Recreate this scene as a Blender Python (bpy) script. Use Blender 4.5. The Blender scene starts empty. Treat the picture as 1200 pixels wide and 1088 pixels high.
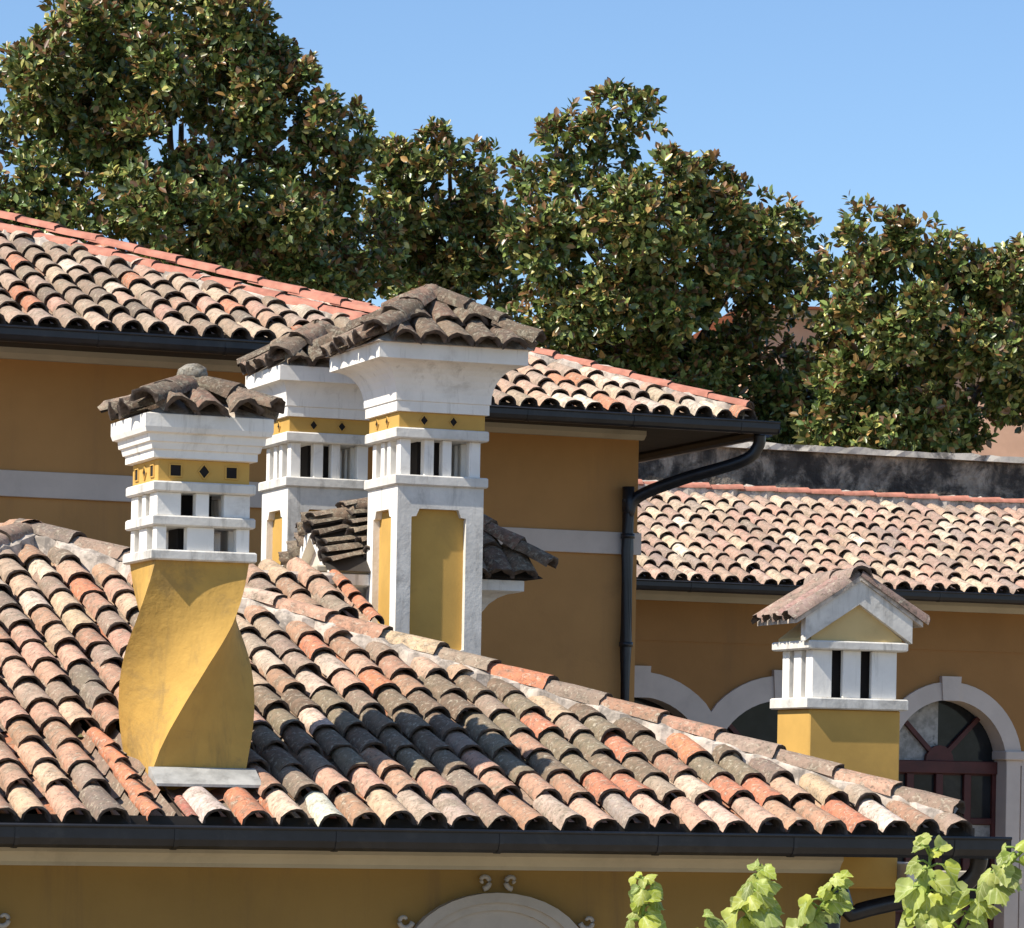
import bpy, bmesh, math, random
import numpy as np
from mathutils import Vector, Matrix
random.seed(11)
RNG = np.random.default_rng(5)
S = bpy.context.scene
COL = S.collection
R = math.radians
AXIS = R(21.0)            # every building stands turned 21 degrees to the camera

# ------------------------------------------------------------------ camera
CAM_Z = 4.5
FPX, HORIZON, ROLL = 4400.0, 930.0, 0.018
cam_d = bpy.data.cameras.new('camera')
cam = bpy.data.objects.new('camera', cam_d); COL.objects.link(cam)
cam.matrix_world = Matrix.Translation((0, 0, CAM_Z)) @ Matrix.Rotation(R(90), 4, 'X') @ Matrix.Rotation(ROLL, 4, 'Z')
cam_d.sensor_width = 36.0
cam_d.lens = FPX / 1200.0 * 36.0
cam_d.shift_y = (HORIZON - 544.0) / 1200.0
cam_d.clip_start = 0.1; cam_d.clip_end = 3000
S.camera = cam

# ------------------------------------------------------------------ light
SUN_EL = R(47.5)
SUN_H = Vector((-0.853, -0.522, 0)).normalized()      # towards the sun, seen from above
wd = bpy.data.worlds.new('World'); S.world = wd; wd.use_nodes = True
wn = wd.node_tree
sky = wn.nodes.new('ShaderNodeTexSky'); sky.sky_type = 'NISHITA'; sky.sun_disc = False
sky.sun_elevation = SUN_EL
sky.sun_rotation = math.atan2(SUN_H.x, SUN_H.y)
sky.altitude = 0; sky.air_density = 1.0; sky.dust_density = 0.25; sky.ozone_density = 6.0
bg = wn.nodes['Background']; bg.inputs['Strength'].default_value = 0.118
wn.links.new(sky.outputs['Color'], bg.inputs['Color'])
sun_d = bpy.data.lights.new('sun', 'SUN'); sun_d.energy = 5.0; sun_d.angle = R(0.5); sun_d.color = (1.0, 0.93, 0.82)
sun = bpy.data.objects.new('sun', sun_d); COL.objects.link(sun)
to_sun = (SUN_H * math.cos(SUN_EL) + Vector((0, 0, math.sin(SUN_EL))))
sun.rotation_euler = to_sun.to_track_quat('Z', 'Y').to_euler()
sun.location = (-20, -10, 30)
vs = S.view_settings
vs.view_transform = 'Standard'; vs.look = 'None'; vs.gamma = 1.0; vs.use_curve_mapping = False
vs.exposure = 0.5

def P(px, py, d):
    """the point d metres in front of the camera that the photograph shows at (px, py)"""
    du, dv = px - 600.0, py - HORIZON
    u = du * math.cos(ROLL) + dv * math.sin(ROLL); v = -du * math.sin(ROLL) + dv * math.cos(ROLL)
    return Vector((u * d / FPX, d, -v * d / FPX + CAM_Z))

# ------------------------------------------------------------------ materials
MATS = {}
def nodes_of(name):
    m = bpy.data.materials.new(name); m.use_nodes = True
    nt = m.node_tree; b = nt.nodes['Principled BSDF']
    MATS[name] = m
    return m, nt, b
def N_(nt, t, **kw):
    n = nt.nodes.new(t)
    for k, v in kw.items(): setattr(n, k, v)
    return n
def mixc(nt, fac, a, b, blend='MIX'):
    n = N_(nt, 'ShaderNodeMix', data_type='RGBA', blend_type=blend)
    for sock, v in ((n.inputs[0], fac), (n.inputs[6], a), (n.inputs[7], b)):
        if isinstance(v, (int, float)): sock.default_value = v
        elif isinstance(v, tuple): sock.default_value = (*v, 1) if len(v) == 3 else v
        else: nt.links.new(v, sock)
    return n.outputs[2]
def noise(nt, scale, detail=4, rough=0.6, vec=None, dist=0.0):
    n = N_(nt, 'ShaderNodeTexNoise'); n.inputs['Scale'].default_value = scale
    n.inputs['Detail'].default_value = detail; n.inputs['Roughness'].default_value = rough
    n.inputs['Distortion'].default_value = dist
    if vec is None: vec = N_(nt, 'ShaderNodeNewGeometry').outputs['Position']
    nt.links.new(vec, n.inputs['Vector'])
    return n.outputs['Fac']
def ramp(nt, fac, lo, hi, a=0.0, b=1.0):
    n = N_(nt, 'ShaderNodeMapRange'); n.interpolation_type = 'SMOOTHSTEP'
    n.inputs['From Min'].default_value = lo; n.inputs['From Max'].default_value = hi
    n.inputs['To Min'].default_value = a; n.inputs['To Max'].default_value = b
    nt.links.new(fac, n.inputs['Value'])
    return n.outputs['Result']
def bump(nt, b, fac, strength=0.3, dist=0.01):
    n = N_(nt, 'ShaderNodeBump'); n.inputs['Strength'].default_value = strength; n.inputs['Distance'].default_value = dist
    nt.links.new(fac, n.inputs['Height']); nt.links.new(n.outputs['Normal'], b.inputs['Normal'])

def streak(nt, c, dirt, amt, sx=5.0, sz=0.35, lo=0.52, hi=0.75):
    g_ = N_(nt, 'ShaderNodeNewGeometry'); mp = N_(nt, 'ShaderNodeMapping'); mp.inputs['Scale'].default_value = (sx, sx, sz)
    nt.links.new(g_.outputs['Position'], mp.inputs['Vector'])
    return mixc(nt, ramp(nt, noise(nt, 1.0, 6, 0.7, vec=mp.outputs['Vector']), lo, hi, 0, amt), c, dirt)
def plain(name, col, rough=0.8, var=0.12, scale=6.0, dirt=None, dirt_amt=0.5, bmp=0.15, bscale=60.0, spec=0.3, dlo=0.52, dhi=0.72, runs=None, bdist=0.006):
    m, nt, b = nodes_of(name)
    n1 = noise(nt, scale)
    c = mixc(nt, ramp(nt, n1, 0.3, 0.7), tuple(x * (1 - var) for x in col), tuple(min(1, x * (1 + var)) for x in col))
    if dirt:
        n2 = noise(nt, scale * 0.6, 6, 0.7, dist=0.4)
        c = mixc(nt, ramp(nt, n2, dlo, dhi, 0, dirt_amt), c, dirt)
    if runs: c = streak(nt, c, *runs)
    nt.links.new(c, b.inputs['Base Color'])
    b.inputs['Roughness'].default_value = rough
    b.inputs['Specular IOR Level'].default_value = spec
    if bmp: bump(nt, b, noise(nt, bscale, 4), bmp, bdist)
    return m

def tile_material(name, use_attr, lichen=0.65, dlo=0.5, dhi=0.68, crust=0.0):
    m, nt, b = nodes_of(name)
    if use_attr:
        a = N_(nt, 'ShaderNodeAttribute', attribute_name='Col'); base = a.outputs['Color']
    else:
        base = N_(nt, 'ShaderNodeObjectInfo').outputs['Color']
    n1 = noise(nt, 23, 5, 0.65)
    c = mixc(nt, ramp(nt, n1, 0.3, 0.75, 0, 0.5), base, (0.36, 0.24, 0.17))
    c = mixc(nt, ramp(nt, noise(nt, 15, 7, 0.75, dist=0.35), dlo, dhi, 0, lichen), c, (0.105, 0.092, 0.072))
    c = mixc(nt, ramp(nt, noise(nt, 5.5, 5, 0.7), 0.5, 0.68, 0, 0.6), c, (0.20, 0.165, 0.115))
    c = mixc(nt, ramp(nt, noise(nt, 30, 6, 0.75, dist=0.5), 0.53, 0.64, 0, 0.6), c, (0.56, 0.49, 0.37))
    c = mixc(nt, ramp(nt, noise(nt, 44, 6, 0.75, dist=0.4), 0.54, 0.65, 0, 0.7), c, (0.085, 0.075, 0.055))
    if crust: c = mixc(nt, ramp(nt, noise(nt, 19, 6, 0.75, dist=0.5), 0.52, 0.64, 0, crust), c, (0.42, 0.38, 0.28))
    nt.links.new(c, b.inputs['Base Color'])
    b.inputs['Roughness'].default_value = 0.92; b.inputs['Specular IOR Level'].default_value = 0.15
    bump(nt, b, noise(nt, 38 if crust else 55, 6, 0.75), 0.9 if crust else 0.5, 0.03 if crust else 0.009)
    return m

M_TILE = tile_material('weathered_clay_tile', False, 0.72, 0.42, 0.72)
M_TILE_A = tile_material('weathered_clay_tile_field', True, 0.72, 0.42, 0.72)
M_LIP = plain('shade_and_algae_tile_end', (0.085, 0.066, 0.054), 0.95, 0.4, 25, (0.19, 0.14, 0.11), 0.5, 0.3)  # dark colour paints shade gaps and tile hollows, as well as algae
M_CAP = tile_material('lichened_chimney_tile', False, 0.75, 0.44, 0.62, crust=0.6)
M_NEW = plain('new_red_clay', (0.46, 0.19, 0.13), 0.85, 0.22, 9, (0.42, 0.24, 0.16), 0.6, 0.2)
M_OCHRE = plain('ochre_plaster', (0.55, 0.33, 0.085), 0.9, 0.07, 3.0, (0.34, 0.21, 0.07), 0.35, 0.12, 90)
M_OCHRE_D = plain('ochre_house_plaster', (0.30, 0.185, 0.056), 0.92, 0.06, 1.5, (0.24, 0.145, 0.055), 0.5, 0.25, 45, runs=((0.20, 0.125, 0.055), 0.6, 4.0, 0.3))
M_OCHRE_M = plain('warm_ochre_house_plaster', (0.46, 0.24, 0.085), 0.92, 0.06, 1.5, (0.34, 0.18, 0.07), 0.5, 0.25, 45, runs=((0.36, 0.19, 0.08), 0.6, 3.0, 0.25))
M_OCHRE_F = plain('far_ochre_plaster', (0.36, 0.18, 0.062), 0.92, 0.06, 1.5, (0.30, 0.155, 0.06), 0.45, 0.2, 45, runs=((0.28, 0.15, 0.06), 0.6, 3.0, 0.25))
M_OCHRE_S = plain('stained_ochre_plaster', (0.52, 0.31, 0.075), 0.88, 0.08, 4.0, (0.27, 0.18, 0.07), 0.6, 0.45, 18, dlo=0.48, dhi=0.64, runs=((0.24, 0.16, 0.06), 0.55, 7.0, 1.0), bdist=0.012)
M_PEDI = plain('faded_ochre_plaster', (0.58, 0.43, 0.20), 0.9, 0.07, 3.0, (0.40, 0.29, 0.14), 0.35, 0.12, 90)
M_WHITE = plain('white_limewash', (0.82, 0.785, 0.72), 0.85, 0.05, 5.0, (0.45, 0.41, 0.35), 0.5, 0.3, 35, dlo=0.54, dhi=0.72, runs=((0.36, 0.33, 0.28), 0.5, 14.0, 1.2, 0.54, 0.72))
M_WHITE_W = plain('weathered_white_stone', (0.66, 0.63, 0.57), 0.88, 0.10, 7.0, (0.30, 0.28, 0.25), 0.65, 0.35, 40, runs=((0.26, 0.24, 0.21), 0.6, 16.0, 2.0))
M_GREYST = plain('grey_painted_stone', (0.60, 0.51, 0.44), 0.9, 0.06, 3.0, (0.42, 0.36, 0.31), 0.4, 0.1)
M_OVAL = plain('grey_moulded_plaster', (0.42, 0.38, 0.33), 0.9, 0.08, 4.0, (0.30, 0.27, 0.24), 0.4, 0.1)
M_BEIGE = plain('beige_cornice', (0.50, 0.44, 0.33), 0.9, 0.06, 3.0, (0.33, 0.28, 0.21), 0.4, 0.1)
M_GUTTER = plain('dark_coated_metal', (0.014, 0.014, 0.017), 0.38, 0.25, 8.0, (0.06, 0.055, 0.05), 0.4, 0.05, spec=0.5)
M_SOFFIT = plain('dark_timber_soffit', (0.045, 0.038, 0.032), 0.9)
M_MORTAR = plain('pale_lime_mortar', (0.54, 0.46, 0.38), 0.95, 0.2, 12, (0.16, 0.14, 0.12), 0.75, 0.7, 30, dlo=0.45, dhi=0.62)
M_LEAD = plain('weathered_lead_sheet', (0.36, 0.35, 0.32), 0.7, 0.2, 8, (0.16, 0.155, 0.14), 0.7, 0.3, 30, runs=((0.2, 0.19, 0.17), 0.6, 14.0, 3.0))
M_DARK = plain('dark_flue_and_vent_shade', (0.018, 0.015, 0.014), 0.95, 0.2)  # near-black for flue blocks and the painted shade of vent holes
M_DECK = plain('roof_deck', (0.10, 0.075, 0.06), 0.95)
M_WOOD = plain('dark_red_timber', (0.075, 0.018, 0.016), 0.5, 0.2, 5, None, 0, 0.1, spec=0.4)
M_PANE_REFL = plain('painted_pane_reflection', (0.30, 0.29, 0.28), 0.25, 0.35, 9.0, (0.02, 0.02, 0.022), 0.95, 0.0, spec=0.4)  # pale and dark patches paint broken reflections on the glass
M_PANE = plain('dark_window_pane', (0.02, 0.022, 0.024), 0.08, 0.3, 3.0, (0.05, 0.05, 0.045), 0.7, 0.0, spec=0.2)
M_OLDWALL = plain('black_stained_render', (0.38, 0.31, 0.23), 0.95, 0.35, 4.5, (0.05, 0.043, 0.036), 0.92, 0.8, 14, dlo=0.40, dhi=0.60, runs=((0.035, 0.03, 0.026), 0.75, 2.6, 0.9, 0.46, 0.64), bdist=0.05)
M_COPING = plain('worn_stone_coping', (0.66, 0.60, 0.50), 0.95, 0.25, 4, (0.10, 0.09, 0.08), 0.85, 0.4, 25, dlo=0.46, dhi=0.6)
M_PINK = plain('salmon_plaster', (0.60, 0.36, 0.24), 0.9, 0.08, 2.0, (0.45, 0.26, 0.18), 0.4, 0.1)
M_BARK = plain('grey_brown_bark', (0.13, 0.095, 0.07), 0.95, 0.3, 9, (0.05, 0.04, 0.03), 0.6, 0.6, 30)
M_STEM = plain('green_vine_stem', (0.18, 0.26, 0.05), 0.6, 0.2, 20)

def leaf_material(name, rough, transl, spec, attr=True, col=(0.1, 0.2, 0.03)):
    m, nt, b = nodes_of(name)
    a = N_(nt, 'ShaderNodeAttribute', attribute_name='Col').outputs['Color'] if attr else None
    if a is None:
        oi = N_(nt, 'ShaderNodeObjectInfo').outputs['Color']
        a = mixc(nt, ramp(nt, noise(nt, 28, 3), 0.35, 0.7, 0, 0.5), oi, (0.16, 0.26, 0.035))
        sp = N_(nt, 'ShaderNodeSeparateXYZ'); nt.links.new(N_(nt, 'ShaderNodeTexCoord').outputs['Object'], sp.inputs[0])
        def mth(op, *ins):
            n = N_(nt, 'ShaderNodeMath', operation=op)
            for i_, v in enumerate(ins):
                if isinstance(v, (int, float)): n.inputs[i_].default_value = v
                else: nt.links.new(v, n.inputs[i_])
            return n.outputs[0]
        ax = mth('ABSOLUTE', sp.outputs[0])
        v1 = mth('ABSOLUTE', mth('SUBTRACT', ax, mth('MULTIPLY', mth('SUBTRACT', sp.outputs[1], 0.05), 0.85)))
        v2 = mth('ABSOLUTE', mth('SUBTRACT', ax, mth('MULTIPLY', mth('SUBTRACT', sp.outputs[1], 0.38), 0.8)))
        vein = mth('MINIMUM', ax, mth('MINIMUM', v1, v2))
        a = mixc(nt, ramp(nt, vein, 0.012, 0.04, 0.55, 0.0), a, (0.62, 0.66, 0.30))
        bump(nt, b, noise(nt, 60, 3), 0.4, 0.004)
    nt.links.new(a, b.inputs['Base Color'])
    b.inputs['Roughness'].default_value = rough; b.inputs['Specular IOR Level'].default_value = spec
    t = N_(nt, 'ShaderNodeBsdfTranslucent'); nt.links.new(a, t.inputs['Color'])
    mx = N_(nt, 'ShaderNodeMixShader'); mx.inputs[0].default_value = transl
    nt.links.new(b.outputs[0], mx.inputs[1]); nt.links.new(t.outputs[0], mx.inputs[2])
    nt.links.new(mx.outputs[0], nt.nodes['Material Output'].inputs['Surface'])
    return m
M_MAGN = leaf_material('magnolia_leaf', 0.36, 0.14, 0.6)
M_VINE = leaf_material('vine_leaf', 0.45, 0.42, 0.4, attr=False)

m, nt, b = nodes_of('pale_bounce_ground')
c = mixc(nt, ramp(nt, noise(nt, 0.6, 6), 0.4, 0.6), (0.20, 0.165, 0.11), (0.36, 0.30, 0.22))
nt.links.new(mixc(nt, ramp(nt, noise(nt, 9, 5), 0.4, 0.7, 0, 0.4), c, (0.16, 0.14, 0.08)), b.inputs['Base Color'])
b.inputs['Roughness'].default_value = 0.95
M_GROUND = m  # unseen ground, made pale and warm to bounce light onto shaded walls

# ------------------------------------------------------------------ object helpers
def link(name, me, parent=None, mat=None, smooth=False):
    o = bpy.data.objects.new(name, me); COL.objects.link(o)
    if parent: o.parent = parent
    if mat and not me.materials: me.materials.append(mat)
    if smooth:
        me.polygons.foreach_set('use_smooth', [True] * len(me.polygons))
    return o
def mesh(name, verts, faces, parent=None, mat=None, smooth=False):
    me = bpy.data.meshes.new(name); me.from_pydata([tuple(v) for v in verts], [], faces); me.update()
    return link(name, me, parent, mat, smooth)
def thing(name, label, cat, loc, rotz=AXIS, group=None):
    o = bpy.data.objects.new(name, None); COL.objects.link(o)
    o.location = loc; o.rotation_euler = (0, 0, rotz)
    o['label'] = label; o['category'] = cat
    if group: o['group'] = group
    return o
def box(name, parent, mat, x0, x1, y0, y1, z0, z1, bev=0.006, rot=None):
    bm = bmesh.new()
    bmesh.ops.create_cube(bm, size=1.0)
    for v in bm.verts:
        v.co = Vector(((x0 + x1) / 2 + v.co.x * (x1 - x0), (y0 + y1) / 2 + v.co.y * (y1 - y0), (z0 + z1) / 2 + v.co.z * (z1 - z0)))
    if bev:
        bev = min(bev, 0.3 * min(x1 - x0, y1 - y0, z1 - z0))
        bmesh.ops.bevel(bm, geom=bm.edges[:], offset=bev, segments=1, affect='EDGES')
    bmesh.ops.recalc_face_normals(bm, faces=bm.faces[:])
    me = bpy.data.meshes.new(name); bm.to_mesh(me); bm.free()
    return link(name, me, parent, mat)
def loft(name, parent, mat, x0, x1, y0, y1, prof, smooth=False):
    """square rings: prof = [(outward offset, z)] closed at both ends"""
    vs_, fs = [], []
    for off, z in prof:
        vs_ += [(x0 - off, y0 - off, z), (x1 + off, y0 - off, z), (x1 + off, y1 + off, z), (x0 - off, y1 + off, z)]
    for k in range(len(prof) - 1):
        for i in range(4):
            j = (i + 1) % 4
            fs.append((k * 4 + i, k * 4 + j, k * 4 + 4 + j, k * 4 + 4 + i))
    fs.append((3, 2, 1, 0)); n = len(prof) * 4 - 4; fs.append((n, n + 1, n + 2, n + 3))
    return mesh(name, vs_, fs, parent, mat)
def prism(name, parent, mat, pts, axis, a, b_):
    """closed outline pts extruded along 'x' or 'y' from a to b_"""
    n = len(pts)
    def mk(p, t): return (t, p[0], p[1]) if axis == 'x' else (p[0], t, p[1])
    vs_ = [mk(p, a) for p in pts] + [mk(p, b_) for p in pts]
    fs = [tuple(range(n)), tuple(range(2 * n - 1, n - 1, -1))] + [(i, i + n, (i + 1) % n + n, (i + 1) % n) for i in range(n)]
    bm = bmesh.new()
    bv = [bm.verts.new(v) for v in vs_]
    for f in fs: bm.faces.new([bv[i] for i in f])
    bmesh.ops.recalc_face_normals(bm, faces=bm.faces[:])
    me = bpy.data.meshes.new(name); bm.to_mesh(me); bm.free()
    return link(name, me, parent, mat)
def tube(name, parent, mat, pts, rad, seg=10, cap=True):
    pts = [Vector(p) for p in pts]; rads = rad if isinstance(rad, (list, tuple)) else [rad] * len(pts)
    vs_, fs = [], []
    for i, p in enumerate(pts):
        d = (pts[min(i + 1, len(pts) - 1)] - pts[max(i - 1, 0)]).normalized()
        q = d.to_track_quat('Z', 'Y')
        for k in range(seg):
            an = 2 * math.pi * k / seg
            vs_.append(p + q @ Vector((math.cos(an) * rads[i], math.sin(an) * rads[i], 0)))
    for i in range(len(pts) - 1):
        for k in range(seg):
            k2 = (k + 1) % seg
            fs.append((i * seg + k, i * seg + k2, (i + 1) * seg + k2, (i + 1) * seg + k))
    if cap:
        fs.append(tuple(range(seg - 1, -1, -1))); o = (len(pts) - 1) * seg; fs.append(tuple(o + k for k in range(seg)))
    return mesh(name, vs_, fs, parent, mat, True)
def curve_pts(pts, n=6):
    """smooth a polyline (Catmull-Rom)"""
    pts = [Vector(p) for p in pts]; out = []
    for i in range(len(pts) - 1):
        p0, p1, p2, p3 = pts[max(i - 1, 0)], pts[i], pts[i + 1], pts[min(i + 2, len(pts) - 1)]
        for k in range(n):
            t = k / n
            out.append(0.5 * ((2 * p1) + (p2 - p0) * t + (2 * p0 - 5 * p1 + 4 * p2 - p3) * t * t + (3 * p1 - p0 - 3 * p2 + p3) * t ** 3))
    out.append(pts[-1]); return out

# ------------------------------------------------------------------ clay tiles
PITCH, EXPO = 0.2, 0.335
def coppo(w0=0.088, w1=0.071, h0=0.086, h1=0.068, L=0.45, th=0.013, seg=8, jit=0.003, seed=0):
    r = random.Random(seed)
    vs_, fs = [], []
    def arc(w, h, y, lift, jy):
        for i in range(seg + 1):
            an = math.pi * i / seg
            vs_.append((-math.cos(an) * w + r.uniform(-jit, jit), y + (r.uniform(-jy, jy)), math.sin(an) ** 0.9 * h + lift + r.uniform(-jit, jit)))
    n = seg + 1
    arc(w0, h0, 0, 0, 0.011); arc((w0 + w1) / 2 * 1.01, (h0 + h1) / 2, L / 2, 0, 0); arc(w1, h1, L, 0, 0)
    arc(w0 - th, h0 - th, 0.0, 0, 0.004); arc(w1 - th, h1 - th, L, 0, 0)      # inner skin
    arc(w0, h0, 0, 0, 0)                                                  # lip, own vertices for a hard edge
    for i in range(n): vs_[5 * n + i] = vs_[i]
    for i in range(seg):
        fs.append((i + 1, i, n + i, n + i + 1)); fs.append((n + i + 1, n + i, 2 * n + i, 2 * n + i + 1))
        fs.append((3 * n + i, 3 * n + i + 1, 4 * n + i + 1, 4 * n + i))
        fs.append((5 * n + i, 5 * n + i + 1, 3 * n + i + 1, 3 * n + i))
    me = bpy.data.meshes.new('roof_tile'); me.from_pydata(vs_, [], fs)
    me.polygons.foreach_set('use_smooth', [True] * len(me.polygons)); me.polygons.foreach_set('material_index', [0, 0, 1, 1] * seg); me.update()
    return me
TILES = [coppo(seed=i, w0=0.087 + 0.003 * (i % 3 - 1), h0=0.086 + 0.004 * (i % 4 - 1.5)) for i in range(9)]
for t_ in TILES: t_.materials.append(M_TILE); t_.materials.append(M_LIP)
CAPT = [coppo(w0=0.092, w1=0.078, h0=0.08, h1=0.068, L=0.36, th=0.024, seg=8, jit=0.011, seed=50 + i) for i in range(6)]
for t_ in CAPT: t_.materials.append(M_CAP); t_.materials.append(M_LIP)
RIDGES = [coppo(w0=0.112, w1=0.098, h0=0.085, h1=0.072, L=0.46, th=0.018, seed=80 + i, jit=0.004) for i in range(4)]
for t_ in RIDGES: t_.materials.append(M_TILE); t_.materials.append(M_LIP)
NEWR = [coppo(w0=0.104, w1=0.094, h0=0.062, h1=0.054, L=0.46, th=0.016, seed=90 + i, jit=0.002) for i in range(3)]
for t_ in NEWR: t_.materials.append(M_NEW); t_.materials.append(M_LIP)

PAL_OLD = [((0.60, 0.46, 0.335), 12), ((0.53, 0.345, 0.265), 24), ((0.42, 0.265, 0.185), 26), ((0.30, 0.24, 0.20), 15), ((0.56, 0.22, 0.12), 6), ((0.20, 0.175, 0.155), 8), ((0.66, 0.55, 0.47), 6), ((0.36, 0.30, 0.25), 10)]
PAL_GREY = [((0.50, 0.42, 0.34), 20), ((0.38, 0.31, 0.26), 24), ((0.27, 0.225, 0.19), 18), ((0.46, 0.31, 0.25), 14), ((0.60, 0.54, 0.47), 14), ((0.52, 0.23, 0.14), 7), ((0.17, 0.155, 0.14), 8)]
PAL_FAR = [((0.50, 0.37, 0.285), 24), ((0.60, 0.49, 0.365), 18), ((0.40, 0.285, 0.23), 24), ((0.30, 0.245, 0.215), 14), ((0.70, 0.62, 0.50), 7), ((0.48, 0.31, 0.24), 14)]
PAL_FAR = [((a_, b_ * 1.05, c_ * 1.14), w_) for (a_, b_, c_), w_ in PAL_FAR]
PAL_CAP = [((0.22, 0.175, 0.135), 24), ((0.14, 0.115, 0.095), 22), ((0.30, 0.24, 0.19), 14), ((0.38, 0.32, 0.26), 8), ((0.28, 0.195, 0.155), 14)]
def pick(pal):
    c = random.choices([p for p, _ in pal], [w for _, w in pal])[0]; k = random.uniform(0.85, 1.15); c = (c[0] * 1.07, c[1] * 0.96, c[2] * 0.87)
    return tuple(min(0.85, x * k * random.uniform(0.96, 1.04)) for x in c)
def put_tile(me, parent, loc, rot, col, name='roof_tile', scale=None):
    o = bpy.data.objects.new(name, me); COL.objects.link(o); o.parent = parent
    o.location = loc; o.rotation_euler = rot; o.color = (*col, 1)
    if scale: o.scale = scale
    return o

def tiled_plane(roof, x0, x1, depth, t, inside, pal, one_by_one=lambda x, y: True, yaw=0.0, org=(0, 0, 0), skip=None, recolor=None, base=0.05):
    """coppi on a plane that rises with y from an eave along x. inside(x, y) says where the plane is."""
    th = math.atan(t); sl = math.hypot(1, t); nx = int(round((x1 - x0) / PITCH)); ny = int(depth * sl / EXPO) + 1
    mv, mf, mc = [], [], []            # tiles of the field outside the picture
    pv, pf, pc = [], [], []            # hollow under-tiles between the rows
    cz, sz = math.cos(yaw), math.sin(yaw)
    def T(x, y, z): return (org[0] + x * cz - y * sz, org[1] + x * sz + y * cz, org[2] + z)
    for i in range(nx + 1):
        xc = x0 + i * PITCH
        drift = random.uniform(-0.012, 0.012)
        for j in range(ny):
            s = j * EXPO + random.uniform(-0.02, 0.02) - (0.115 if j == 0 else 0.045)
            x = xc + drift + random.uniform(-0.008, 0.008); y = s / sl
            if not inside(x, y + 0.16): continue
            if skip and skip(x, y): continue
            col = pick(pal)
            if recolor: col = recolor(x, y, col)
            # lower end rides on the tile below
            lift = base + 0.012 + random.uniform(-0.004, 0.006)
            z = y * t + lift
            ang = th - 0.058 + random.uniform(-0.012, 0.012); rz = random.uniform(-0.045, 0.045); ry = random.uniform(-0.07, 0.07); sc = (random.uniform(0.92, 1.06), random.uniform(0.95, 1.04), random.uniform(0.9, 1.08))
            if random.random() < 0.05: rz *= 2; y -= random.uniform(0.02, 0.06); z = y * t + lift
            if one_by_one(x, y):
                put_tile(random.choice(TILES), roof, T(x, y, z), (ang, ry, yaw + rz), col, scale=sc)
            else:
                M = Matrix.Translation(T(x, y, z)) @ Matrix.Rotation(yaw + rz, 4, 'Z') @ Matrix.Rotation(ang, 4, 'X')
                me = random.choice(TILES); k = len(mv)
                mv += [M @ v.co for v in me.vertices]; mf += [tuple(k + q for q in p.vertices) for p in me.polygons]; mc += [col] * len(me.vertices)
        for j in range(ny):            # hollow tile to the right of this column
            x = xc + PITCH / 2; s = j * EXPO + 0.06
            if not inside(x, s / sl + 0.1): continue
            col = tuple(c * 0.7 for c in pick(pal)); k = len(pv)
            for e, (ss, up) in enumerate(((s - 0.05, 0.022), (s + EXPO, 0.0))):
                for q in range(5):
                    an = math.pi * q / 4
                    xx = x - math.cos(an) * 0.08; zz = up + base + 0.004 - math.sin(an) * 0.06
                    pv.append(T(xx, ss / sl, ss / sl * t + zz)); pc.append(col)
            for q in range(4): pf.append((k + q, k + q + 1, k + q + 6, k + q + 5))
    def field(name, v, f, c):
        if not v: return
        o = mesh(name, v, f, roof, M_TILE_A, True); o['kind'] = 'stuff'
        a = o.data.color_attributes.new('Col', 'FLOAT_COLOR', 'POINT')
        a.data.foreach_set('color', np.hstack([np.array(c, dtype=np.float32), np.ones((len(c), 1), np.float32)]).ravel())
    if yaw == 0 and depth > 1.2: box('eave_shade_strip', roof, M_SOFFIT, org[0] + x0, org[0] + x1 + 0.05, org[1] - 0.01, org[1] + 0.02, org[2] - 0.02, org[2] + 0.06, 0)  # dark strip added to fill the hollow eave ends with shade
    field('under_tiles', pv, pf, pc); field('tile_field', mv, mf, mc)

def ridge_row(roof, a, b_, meshes, pal=None, step=0.375, name='ridge_tile', lift=0.0, mort=0.0, mside=0, rolls=0.0):
    """a row of ridge tiles from a (low end) up to b_"""
    a, b_ = Vector(a), Vector(b_); d = b_ - a; L = d.length; d.normalize()
    yaw = math.atan2(-d.x, d.y); pitch = math.asin(d.z)
    n = max(1, int(round(L / step)))
    for k in range(n):
        p = a + d * (L * k / n)
        put_tile(random.choice(meshes), roof, (p.x + random.uniform(-0.006, 0.006), p.y, p.z + lift + 0.012), (pitch - 0.035 + random.uniform(-0.012, 0.012), rolls + random.uniform(-0.06, 0.06), yaw + random.uniform(-0.035, 0.035)), pick(pal) if pal else (0.5, 0.2, 0.1), name)
    if mort:
        side = Vector((d.y, -d.x, 0)).normalized()
        vs_, fs = [], []
        m_ = int(L / 0.07) + 1
        for k in range(m_ + 1):
            p = a + d * (L * k / m_)
            w = mort * random.uniform(0.75, 1.2); h = lift + random.uniform(0.045, 0.07)
            for e, (q, hh) in enumerate(((-w, -0.06), (-w * 0.75, h * 0.8), (0, h), (w * 0.75, h * 0.8), (w, -0.06))):
                vs_.append(p + side * q + Vector((0, 0, hh - abs(q) * 0.28 + random.uniform(-0.008, 0.008))))
        for k in range(m_):
            for e in range(4): fs.append((k * 5 + e, k * 5 + e + 1, k * 5 + e + 6, k * 5 + e + 5))
        mesh('mortar_bed', vs_, fs, roof, M_MORTAR)

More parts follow.
